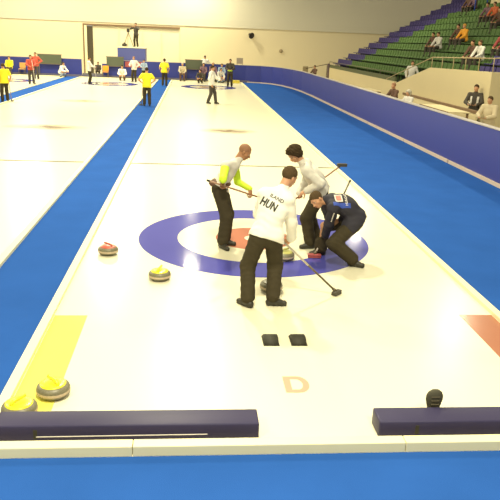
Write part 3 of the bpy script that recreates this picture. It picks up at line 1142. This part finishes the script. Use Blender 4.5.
    if fine: S.wrinkle(.0045, 30, opt.get('seed', 5))
    top = S.build(opt.get('topname', 'jacket'), opt.get('top', M_WHT), root)
    if opt.get('undersleeve'):
        for s in 'LR':
            S1 = SDF(lo, hi, v2)
            tmp = J
            m0 = J['sh' + s] * .86 + J['el' + s] * .14 - V3(0, 0, .01)
            S1.cone(m0, J['el' + s], .064 * sc, .056 * sc, .02)
            S1.cone(J['el' + s], J['el' + s] + (J['wr' + s] - J['el' + s]) * .97, .054 * sc, .042 * sc, .02)
            S1.build('undersleeve', opt['undersleeve'], root)
    if opt.get('collar'):
        S = SDF(Hc - .35, Hc + .25, .008 if fine else .012)
        S.cone(J['neck'] - upc * .02 * sc, J['neck'] + (Hc - J['neck']) * .30, .072 * sc, .070 * sc, .01)
        S.cut(J['neck'] - upc * .01, -upc)
        S.build('collar', opt['collar'], root)
    return root, top, J


def grip(Qp, ax, sh, nhint, sgn=1, sc=1.0):
    """wrist position and hand frame so that the palm closes round a pole through Qp with axis ax"""
    Qp, ax = np.asarray(Qp, float), nz(ax)
    d = Qp - np.asarray(sh, float)
    d = nz(d - ax * (d @ ax))
    nrm = np.cross(ax, d)
    if nrm @ np.asarray(nhint, float) < 0: nrm = -nrm
    wr = Qp - d * .075 * sc - nrm * .030 * sc
    return wr, dict(d=d, n=nrm, s=ax * sgn, curl=.95)


def broom(p0, p1, head, label, mp, mh, upper=None, split=.5, head_dir=None, head_len=.19, headw=.05, bare=False):
    """pole from brush end p0 to grip end p1 in world coordinates; head: 'pad' or 'oval'"""
    p0, p1 = Vector(p0), Vector(p1)
    t = empty('curling_broom', p0)
    tag(t, label, 'broom')
    D = p1 - p0
    if upper is None:
        MB().tube([(0, 0, 0), D], .013, 10).build('pole', mp, t, True)
    else:
        MB().tube([(0, 0, 0), D * split], .013, 10).build('pole', mp, t, True)
        MB().tube([D * split, D], .0135, 10).build('upper_pole', upper, t, True)
    MB().tube([D * .985, D * 1.0 + D.normalized() * .02], .016, 10).build('end_cap', M_RUB, t, True)
    hd = Vector(head_dir) if head_dir else Vector((1, 0, 0))
    hd.normalize()
    mb = MB()
    mb.box(-head_len / 2, head_len / 2, -headw / 2, headw / 2, -.012, .022, .010)
    q = hd.to_track_quat('X', 'Z')
    ho = mb.build('brush_head', mh, t, True)
    ho.rotation_mode = 'QUATERNION'
    ho.rotation_quaternion = q
    mb = MB()
    mb.box(-head_len / 2 + .005, head_len / 2 - .005, -headw / 2 - .004, headw / 2 + .004, -.030, -.010, .006)
    mb.build('brush_pad', M_BHEADD if mh is not M_BHEADR else mh, ho, True)
    mb = MB().tube([(0, 0, .01), D.normalized() * .07], .02, 10)
    mb.build('ferrule', M_POLED, t, True)
    return t


TH, SHN, UA, FA = .425, .405, .295, .255


def solve(J, legs_hint, arm_hint, sc=1.0):
    for s in 'LR':
        J['kn' + s], J['an' + s] = ik(J['hip' + s], J['an' + s], TH * sc, SHN * sc, legs_hint[s])
        J['el' + s], J['wr' + s] = ik(J['sh' + s], J['wr' + s], UA * sc, FA * sc, arm_hint[s])
    return J


def rel(J, o):
    o = np.asarray(o, float)
    return {k: (np.asarray(v, float) - o if (k[:2] in ('pe', 'ch', 'ne', 'he', 'sh', 'el', 'wr', 'hi', 'kn', 'an') and k not in ('headup',) and not k.startswith('hand')) else v) for k, v in J.items()}


def decal(text, size, top, root, origin, ux, uy, out, m, name, bd=0.0, rect=None, strip=None, sx=1.0):
    """lettering laid on the cloth by projecting onto the garment"""
    if rect:
        bm = bmesh.new()
        bmesh.ops.create_grid(bm, x_segments=10, y_segments=10, size=.5)
        for v in bm.verts: v.co.x *= rect[0]; v.co.y *= rect[1]
        me = bpy.data.meshes.new(name)
        bm.to_mesh(me); bm.free()
    else:
        me = text_mesh(text, size)
        for v in me.vertices: v.co.x *= sx
        if bd: bold(me, bd)
    bm = bmesh.new()
    bm.from_mesh(me)
    bmesh.ops.triangulate(bm, faces=bm.faces)
    if not rect:
        for _ in range(2):
            es = [e for e in bm.edges if e.calc_length() > size * .22]
            if not es: break
            bmesh.ops.subdivide_edges(bm, edges=es, cuts=1)
            bmesh.ops.triangulate(bm, faces=bm.faces)
    tree = BVHTree.FromPolygons([v.co.copy() for v in top.data.vertices], [tuple(p.vertices) for p in top.data.polygons])
    ux, uy, out = Vector(nz(ux)), Vector(nz(uy)), Vector(nz(out))
    O = Vector(origin)
    for v in bm.verts:
        p = O + ux * v.co.x + uy * v.co.y
        h = tree.ray_cast(p + out * .5, -out)
        v.co = (h[0] + out * .0045) if h[0] is not None else p
    bm.to_mesh(me)
    bm.free()
    me.materials.clear()
    me.materials.append(m)
    o = bpy.data.objects.new(name, me)
    COL.objects.link(o)
    o.parent = root
    return o


# ---- player marked HUN, back to the camera
o = V3(-.17, -2.78, 0)
br0, br1 = V3(.84, -2.44, .035), V3(-.10, -2.53, .92)
ax = nz(br1 - br0)
shL, shR = V3(-.155, -2.66, 1.335), V3(.105, -2.74, 1.30)
Q = br0 + (br1 - br0) * .71
QL = br0 + (br1 - br0) * .95
wR, hR = grip(Q, ax, shR, (0, 1, 0), 1)
wL, hL = grip(QL, ax, shL + V3(0, .3, -.2), (0, -1, 0), 1)
J = dict(pelvis=(-.14, -2.80, .90), chest=(-.06, -2.72, 1.18), neck=(.05, -2.62, 1.385), head=(.135, -2.55, 1.525),
         shL=shL, shR=shR, wrL=wL, wrR=wR, hipL=(-.22, -2.80, .86), hipR=(-.05, -2.80, .86),
         anL=(-.325, -2.84, .095), anR=(-.02, -2.80, .095), toeL=(-.45, .5, 0), toeR=(.9, -.05, 0),
         face=(.80, .50, -.45), handL=hL, handR=hR)
J = solve(J, dict(L=(-.45, -2.3, .5), R=(.1, -2.3, .5)), dict(L=(-.6, -2.5, 1.0), R=(.35, -3.0, .9)))
J['headup'] = V3(.35, .15, 1)
rt, top, JJ = figure('person in a white jacket marked HUN standing back to the camera with a broom', tuple(o), rel(J, o),
                     dict(top=M_WHT, hair='short', hairm=M_HAIRB, puff=.026, hem=.06, skin=M_SKIN, build=.93, wide=.012), vox=.0075)
ux = nz(shR - shL + V3(0, 0, -.10)); upv = nz(V3(.24, .18, .55))
upv = nz(upv - ux * (upv @ ux)); outv = nz(np.cross(ux, upv))
cb = V3(-.135, -2.9, 1.285) - o
decal('HUN', .135, top, rt, cb, ux, upv, outv, M_INK, 'back_lettering', .004, sx=.70)
decal('ILAND', .060, top, rt, cb + upv * .108 + ux * .045, ux, upv, outv, M_INK, 'name_lettering', .0012)
broom(br0, br1, 'pad', 'long broom held by the player marked HUN, its small dark head low on the ice', M_POLED, M_BHEADD, M_POLEW, .42, head_dir=(.6, .6, 0), head_len=.15, headw=.065)

# ---- left sweeper, grey shirt with lime sleeves, facing right
o = V3(-.50, -.45, 0)
p0, p1 = V3(.36, -.08, .60), V3(-.77, -.78, 1.09)
ax = nz(p1 - p0)
shL, shR = V3(-.36, -.22, 1.25), V3(-.52, -.59, 1.28)
wR, hR = grip(p0 + (p1 - p0) * .80, ax, shR, (0, -1, .3), 1)
wL, hL = grip(p0 + (p1 - p0) * .44, ax, shL, (0, 1, .2), -1)
J = dict(pelvis=(-.585, -.45, .95), chest=(-.47, -.41, 1.14), neck=(-.33, -.37, 1.31), head=(-.225, -.35, 1.445),
         shL=shL, shR=shR, wrL=wL, wrR=wR, hipL=(-.57, -.37, .905), hipR=(-.60, -.53, .905),
         anL=(-.48, -.38, .095), anR=(-.53, -.56, .095), toeL=(.9, -.2, 0), toeR=(.35, -.6, 0),
         face=(.80, -.15, -.55), handL=hL, handR=hR)
J['headup'] = V3(.5, 0, 1)
J = solve(J, dict(L=(.1, -.3, .5), R=(.0, -.6, .5)), dict(L=(-.35, -.1, .8), R=(-.62, -1.4, 1.12)))
rt, top, JJ = figure('person in a light grey shirt with lime sleeves on the far left of the rings', tuple(o), rel(J, o),
                     dict(top=M_GREYW, topname='shirt', sleeve='cap', undersleeve=M_LIME, hair='crop', hairm=M_HAIRS, puff=.010, hem=.02, skin=M_SKIN2, build=.88, seed=2, wide=.010), vox=.0075)
broom(p0, p1, 'pad', 'brown-poled broom held level by the player with lime sleeves', M_POLER, M_BHEADD, head_dir=(.4, -.8, .1), head_len=.16)
S = SDF(V3(-.85, -.75, .8), V3(-.3, -.15, 1.1), .0075)
S.ell((-.585, -.45, .985), (.165, .150, .075), (V3(1, 0, 0), V3(0, 1, 0), V3(0, 0, 1)), .02)
S.wrinkle(.006, 40, 4)
wj = S.build('waist_jacket', M_BRCL, None)
wj.parent = rt; wj.location = Vector(-o)

# ---- curly-haired player in the patterned white jacket, facing left
o = V3(.85, -.4, 0)
p0, p1 = V3(1.37, .10, 1.21), V3(.41, -.30, .59)
ax = nz(p0 - p1)
shL, shR = V3(.67, -.61, 1.24), V3(.74, -.24, 1.27)
wR, hR = grip(p1 + (p0 - p1) * .27, ax, shR, (-.3, .6, -.2), 1)
wL = V3(.70, -.60, .93)
J = dict(pelvis=(.95, -.40, .93), chest=(.83, -.42, 1.12), neck=(.655, -.42, 1.315), head=(.51, -.45, 1.45),
         shL=shL, shR=shR, wrL=wL, wrR=wR, hipL=(.93, -.50, .87), hipR=(.97, -.31, .87),
         anL=(.83, -.50, .095), anR=(.98, -.22, .095), toeL=(-.9, -.15, 0), toeR=(-.9, .2, 0),
         face=(-.62, -.42, -.62), handR=hR)
J['headup'] = V3(-.3, -.1, 1)
J = solve(J, dict(L=(.2, -.6, .5), R=(.3, -.2, .5)), dict(L=(1.1, -.8, .9), R=(.8, -.05, .8)))
rt, top, JJ = figure('curly dark-haired person in a pale patterned jacket bending over the moving stone', tuple(o), rel(J, o),
                     dict(top=M_MARL, hair='long', hairm=M_HAIRD, puff=.024, hem=.05, skin=M_SKIN, build=.98, seed=9, wide=.014), vox=.0075)
broom(p0, p1, 'pad', 'reddish-poled broom whose dark head points up over the blue carpet', M_POLER, M_BHEADD, head_dir=(.95, .25, -.05), head_len=.17)

# ---- crouching player in navy
o = V3(1.1, -1.1, 0)
p0, p1 = V3(.82, -.95, .035), V3(1.37, -.50, 1.07)
ax = nz(p1 - p0)
shL, shR = V3(.98, -1.27, .84), V3(1.03, -.88, .88)
wL, hL = grip(p0 + (p1 - p0) * .20, ax, shL, (-.4, -.9, 0), 1)
wR, hR = grip(p0 + (p1 - p0) * .42, ax, shR, (.4, .6, .2), 1)
J = dict(pelvis=(1.36, -1.10, .66), chest=(1.17, -1.08, .84), neck=(.935, -1.06, .915), head=(.775, -1.06, .905),
         shL=shL, shR=shR, wrL=wL, wrR=wR, hipL=(1.31, -1.20, .60), hipR=(1.34, -1.00, .60),
         anL=(1.31, -1.33, .10), anR=(.93, -.83, .095), toeL=(.62, -.35, 0), toeR=(-.9, -.1, 0),
         face=(-.55, -.55, -.55), handL=hL, handR=hR)
J['headup'] = V3(-.75, .1, .75)
J = solve(J, dict(L=(.5, -1.45, .5), R=(.6, -.9, .6)), dict(L=(.9, -1.6, .5), R=(1.0, -.6, .5)))
rt, top, JJ = figure('person in a navy jacket crouching low over the rings with a red-headed broom', tuple(o), rel(J, o),
                     dict(top=M_NAVY, hair='short', hairm=M_HAIRB, puff=.028, hem=.08, skin=M_SKIN, build=1.08, seed=6, wide=.022), vox=.0075)
# patches on the upper back, seen from the near side
dn = V3(-.15, -.75, .65)
cc = V3(1.06, -1.18, .93) - o
ux = nz(V3(1, 0, .05)); uy = nz(V3(.1, .55, .6)); uy = nz(uy - ux * (uy @ ux))
decal('', 1, top, rt, cc + ux * -.0 + uy * .03, ux, uy, np.cross(ux, uy), M_INKW, 'shoulder_badge', rect=(.105, .15))
decal('', 1, top, rt, cc + ux * -.0 + uy * .03, ux, uy, np.cross(ux, uy) * 1.0, mat('faded_red_print', (0.50, 0.20, 0.16), 0.7), 'badge_print', rect=(.075, .11)).location = Vector(np.cross(ux, uy) * .004)
decal('HUNGARY', .052, top, rt, cc + ux * .105 + uy * .02, uy, -ux, np.cross(ux, uy), M_INKW, 'back_lettering', .001)
decal('', 1, top, rt, cc + ux * .03 + uy * -.10, ux, uy, np.cross(ux, uy), M_ROYAL, 'shoulder_panel', rect=(.26, .07))
decal('', 1, top, rt, (JJ['shL'] + JJ['elL']) / 2 + V3(0, -.03, 0), nz(JJ['shL'] - JJ['elL']), (1, 0, 0), V3(0, -1, .1), M_INKW, 'sleeve_piping', rect=(.17, .014))
broom(p0, p1, 'pad', 'red-headed broom pressed on the ice by the crouching navy player', M_POLEW, M_BHEADR, M_POLED, .35, head_dir=(1, -.1, 0), head_len=.20, headw=.08)


# ------------------------------------------------------------------ smaller figures
def pose(kind, sc=1.0, lean=0.0, arms='down', turn=0.0):
    """local joints facing +Y"""
    J = dict()
    if kind in ('stand', 'walk'):
        J.update(pelvis=V3(0, 0, .94), chest=V3(0, .02 + lean * .5, 1.22), neck=V3(0, .01 + lean, 1.46), head=V3(0, .04 + lean * 1.3, 1.62),
                 hipL=V3(-.09, 0, .90), hipR=V3(.09, 0, .90), anL=V3(-.12, 0, .09), anR=V3(.12, 0, .09))
        if kind == 'walk':
            J['anL'] = V3(-.08, .20, .095); J['anR'] = V3(.08, -.14, .10)
    elif kind == 'sit':
        J.update(pelvis=V3(0, -.02, .53), chest=V3(0, .01 + lean * .5, .80), neck=V3(0, .03 + lean, 1.03), head=V3(0, .06 + lean * 1.3, 1.19),
                 hipL=V3(-.09, .02, .51), hipR=V3(.09, .02, .51), anL=V3(-.13, .42, .09), anR=V3(.13, .42, .09))
    elif kind == 'crouch':
        J.update(pelvis=V3(0, -.15, .34), chest=V3(0, -.02, .58), neck=V3(0, .10, .78), head=V3(0, .17, .93),
                 hipL=V3(-.1, -.12, .32), hipR=V3(.1, -.12, .32), anL=V3(-.14, .05, .09), anR=V3(.14, .0, .09))
    elif kind == 'bend':
        J.update(pelvis=V3(0, -.12, .90), chest=V3(0, .12, 1.06), neck=V3(0, .33, 1.12), head=V3(0, .47, 1.12),
                 hipL=V3(-.09, -.1, .87), hipR=V3(.09, -.1, .87), anL=V3(-.12, 0, .09), anR=V3(.12, .0, .09))
    c, nk = J['chest'], J['neck']
    J['shL'] = nk + V3(-.19, 0, -.06); J['shR'] = nk + V3(.19, 0, -.06)
    sh = {'L': J['shL'], 'R': J['shR']}
    for s, g in (('L', -1), ('R', 1)):
        a = arms if isinstance(arms, str) else arms[0 if s == 'L' else 1]
        b = sh[s]
        if a == 'down': J['wr' + s] = b + V3(g * .06, .06, -.50)
        elif a == 'fwd': J['wr' + s] = b + V3(-g * .06, .36, -.30)
        elif a == 'hip': J['wr' + s] = b + V3(g * .02, .05, -.36)
        elif a == 'knee': J['wr' + s] = b + V3(-g * .05, .34, -.38)
        elif a == 'up': J['wr' + s] = b + V3(-g * .07, .34, .02)
        elif a == 'out': J['wr' + s] = b + V3(g * .30, .12, -.34)
    hint = {'L': V3(-.2, 1.5, .6), 'R': V3(.2, 1.5, .6)}
    if kind in ('sit', 'crouch'): hint = {'L': V3(-.2, .8, 1.0), 'R': V3(.2, .8, 1.0)}
    ah = {s: J['sh' + s] + V3((-.5 if s == 'L' else .5), -.25, -.3) for s in 'LR'}
    for k in list(J): J[k] = J[k] * sc
    for s in 'LR': hint[s] = hint[s] * sc; ah[s] = ah[s] * sc
    J = solve(J, hint, ah, sc)
    J['toeL'] = V3(-.15, 1, 0); J['toeR'] = V3(.15, 1, 0)
    J['face'] = V3(math.sin(turn), math.cos(turn), -.12 if kind != 'bend' else -.8)
    if kind == 'bend': J['headup'] = V3(0, .8, .6)
    return J


def small(label, x, y, z, hdg, kind, h, arms, opt, lean=0.0, turn=0.0, group=None, stick=None):
    """hdg: direction faced, degrees clockwise from +Y seen from above"""
    sc = h / 1.75
    J = pose(kind, sc, lean, arms, turn)
    rz = -math.radians(hdg)
    rt, top, JJ = figure(label, (x, y, z), J, opt, rz, sc, .0155, False, group)
    if stick:
        side, lab, mp = stick
        wv = JJ['wr' + side] + nz(JJ['wr' + side] - JJ['el' + side]) * .06 * sc
        Mz = Matrix.Rotation(rz, 3, 'Z')
        wv = Mz @ Vector(wv) + Vector((x, y, z))
        out = Mz @ Vector(((.10 if side == 'R' else -.10), .10, 0))
        broom((wv.x + out.x, wv.y + out.y, z + .03), (wv.x - out.x * .4, wv.y - out.y * .4, wv.z + .35), 'pad', lab, mp, M_BHEADD, head_len=.18, head_dir=(1, 0, 0))
    return rt


O = lambda top, legs=M_BLK, hair='short', hm=M_HAIRD, **k: dict(top=top, legs=legs, hair=hair, hairm=hm, **k)
YT = dict(topname='shirt', sleeve='short', puff=.022, hem=.10, build=1.12)
small('person in a yellow shirt seen from behind, nearest on the blue strip between sheets', -3.09, 20.9, 0, -4, 'stand', 1.72, 'hip', O(M_YCL, **YT), stick=('L', 'thin broom hanging beside the nearest yellow-shirted person', M_POLER))
small('person in a yellow shirt seen from behind, farther along the blue strip', -2.86, 34.5, 0, 10, 'stand', 1.74, 'down', O(M_YCL, **YT))
small('person in a yellow shirt cut off by the left edge of the photo', -9.37, 20.75, 0, -30, 'stand', 1.68, ('down', 'down'), O(M_YCL, hm=M_HAIRB, **YT), stick=('R', 'thin broom beside the yellow-shirted person at the left edge', M_POLER))
small('person in a red jacket standing in front of another red-jacketed person', -10.85, 32.3, 0, 165, 'stand', 1.72, 'fwd', O(M_RCL, M_DKC, hm=M_HAIRB, build=1.1), stick=('L', 'pale broom held by the front red-jacketed person', M_POLEW))
small('person in a red jacket standing behind another red-jacketed person', -11.6, 37.0, 0, 190, 'stand', 1.76, 'hip', O(M_RCL, M_DKC, hm=M_HAIRB, build=1.1))
small('person in a white shirt crouching by the far boards left of the cream doorway', -10.5, 40.2, 0, 120, 'crouch', 1.75, 'fwd', O(M_WHT, M_LBLUE, hm=M_HAIRB))
small('person in a grey shirt standing near the left edge of the sliding door', -7.62, 34.0, 0, 70, 'stand', 1.68, ('fwd', 'fwd'), O(M_GREYW, M_BLK, hm=M_HAIRB), stick=('L', 'thin broom held by the person near the far left door jamb', M_POLEW))
small('person in white squatting beside the middle far rings', -6.0, 38.6, 0, 175, 'crouch', 1.75, 'fwd', O(M_WHT, M_BRCL, hm=M_HAIRD))
small('person in a white and dark top standing below the podium', -5.06, 37.4, 0, 200, 'stand', 1.72, ('hip', 'fwd'), O(M_GREYW, M_BLK, hm=M_HAIRS))
small('person in a pale jacket behind the player below the podium', -4.55, 39.8, 0, 180, 'stand', 1.45, 'fwd', O(M_LBLUE, M_BLK, hm=M_HAIRB))
small('person in a white shirt and dark trousers walking on the nearest sheet', -.09, 22.95, 0, 110, 'walk', 1.84, ('fwd', 'down'), O(M_WHT, M_DKC, hm=M_HAIRD, build=.95))
small('person in dark clothes with a yellow-green waistband beside the far rings', 1.50, 35.7, 0, 185, 'stand', 1.84, 'fwd', O(M_DKC, M_BLK, hm=M_HAIRD))
tb = MB()
tb.lathe([(.145, -.05), (.165, -.045), (.165, .045), (.145, .05), (.145, -.05)], 20)
wb = tb.build('waistband', M_LIME, None, True)
par = [q for q in COL.objects if q.get('label', '').startswith('person in dark clothes with a yellow-green')][0]
wb.parent = par; wb.location = (0, .0, 1.08); wb.scale = (1.08, .95, 1)
small('person in a beige jacket sitting against the far boards right of the yellow-shirted person', -1.78, 40.7, 0, 180, 'sit', 1.75, 'knee', O(M_BEIGE, M_BRCL, hm=M_HAIRW, build=1.1))
small('person in dark clothes crouching behind the walking white-shirted player', -.45, 38.6, 0, 200, 'crouch', 1.6, 'fwd', O(M_DKC, M_BLK))
small('person in a white cap standing behind the far boards', -.1, 42.0, 0, 180, 'stand', 1.86, 'hip', O(M_WHT, M_BLK, hair='cap', hm=M_DKC))
small('person in plum sitting at the far boards, left of another in plum', -.2, 40.75, 0, 190, 'sit', 1.8, 'knee', O(M_PURC, M_DKC))
small('person in plum sitting at the far boards, right of another in plum', .48, 40.75, 0, 170, 'sit', 1.86, 'knee', O(M_PURC, M_DKC, hm=M_HAIRS))
small('person in a pale blue top sitting at the far boards beside the dark-clothed player', 1.15, 40.75, 0, 180, 'sit', 1.80, 'knee', O(M_LBLUE, M_LBLUE, hm=M_HAIRB))
small('person in a pale top crouching at the far boards beside the dark-clothed player', 1.0, 39.9, 0, 160, 'crouch', 1.75, 'knee', O(M_GREYW, M_LBLUE, hm=M_HAIRB))
small('person in a yellow jacket sitting against the far boards at the left edge', -14.25, 40.5, 0, 180, 'sit', 1.75, 'knee', O(M_YCL, M_DKC, hm=M_HAIRB, build=1.15))
small('person in black sitting in the gap of the far boards left of the orange chair', -8.15, 42.1, -.03, 180, 'sit', 1.5, 'knee', O(M_DKC, M_BLK))
small('camera operator in dark clothes standing on the blue podium', -5.30, 42.35, PZ, 200, 'stand', 1.74, ('up', 'up'), O(M_DKC, M_BLK, hm=M_HAIRD))

# people behind the right boards and in the stands
small('person in a brown jacket leaning behind the right boards, left of a grey-haired person', 7.05, 16.1, -.03, 250, 'stand', 1.72, 'fwd', O(M_BRCL, M_DKC, hm=M_HAIRS), lean=.08)
small('grey-haired person in a white top behind the right boards', 7.0, 14.15, -.03, 245, 'stand', 1.58, 'fwd', O(M_GREYW, M_DKC, hm=M_HAIRW, hair='long'), lean=.05)
tj = small('person in a dark jacket with white stripes standing before the cream parapet', 9.22, 13.5, -.03, 215, 'stand', 1.90, 'fwd', O(M_DKC, M_BLK, hm=M_HAIRD))
tp = [c for c in tj.children if c.name.startswith('jacket')][0]
for sx in (-.12, .12):
    decal('', 1, tp, tj, (sx, .0, 1.30), (1, 0, 0), (0, 0, 1), (0, 1, 0), M_INKW, 'jacket_stripe', rect=(.07, .34))
small('dark-haired person in a cream jacket behind the boards at the right edge', 8.2, 9.95, -.03, 230, 'stand', 1.74, 'fwd', O(M_BEIGE, M_DKC, hm=M_HAIRB, puff=.03), lean=.03)
small('person in dark clothes behind the boards below the far corner of the stands', 7.6, 37.4, -.03, 240, 'stand', 1.62, 'fwd', O(M_BRCL, M_DKC))
small('person in a pale top standing on the stairs behind the sloping parapet', 9.98, 23.3, .75, 200, 'stand', 1.66, 'down', O(M_GREYW, M_DKC, hm=M_HAIRB))


def spectator(k, y, top, label, legs=M_DKC, hm=M_HAIRD, hdg=250, h=1.72, lean=.06, hair='short', kind='sit'):
    small(label, X0 + TR * k + .27, y, Z0 + RS * k + .035, hdg, kind, h, 'knee', O(top, legs, hair, hm), lean=lean)


spectator(3, 26.7, M_BRCL, 'person in dark brown sitting in the middle of the green seats')
spectator(3, 25.9, M_GREYW, 'person in a light grey jacket sitting in the middle of the green seats', hm=M_HAIRB)
spectator(4, 24.4, M_ORCL, 'person in an orange jacket sitting in the green seats', hm=mat('orange_hood', (0.62, 0.30, 0.04), .7))
spectator(4, 25.2, M_BRCL, 'person in dark brown sitting left of the orange-jacketed spectator')
spectator(7, 26.3, mat('red_orange_cloth', (0.60, 0.14, 0.05), .8), 'person in a red-orange jacket sitting high at the right of the stands')
spectator(7, 27.2, M_PURC, 'person in dark plum sitting left of the red-orange jacketed spectator')
spectator(6, 23.9, M_BRCL, 'person in dark brown sitting high in the stands at the right edge')
spectator(9, 36.0 - 2.2, M_BRCL, 'person in dark brown sitting near the cream block in the upper stands, on the left')
spectator(9, 32.9, M_PURC, 'person in dark plum sitting near the cream block in the upper stands, on the right')
spectator(2, 19.4, M_BRCL, 'person in dark brown sitting low in the stands, just above the blue seats')
spectator(2, 18.6, M_GREYW, 'person in grey sitting low in the stands, just above the blue seats', hm=M_HAIRB)
spectator(3, 18.2, mat('maroon_cloth', (0.25, 0.04, 0.04), .8), 'person in maroon sitting low in the stands at the right edge')
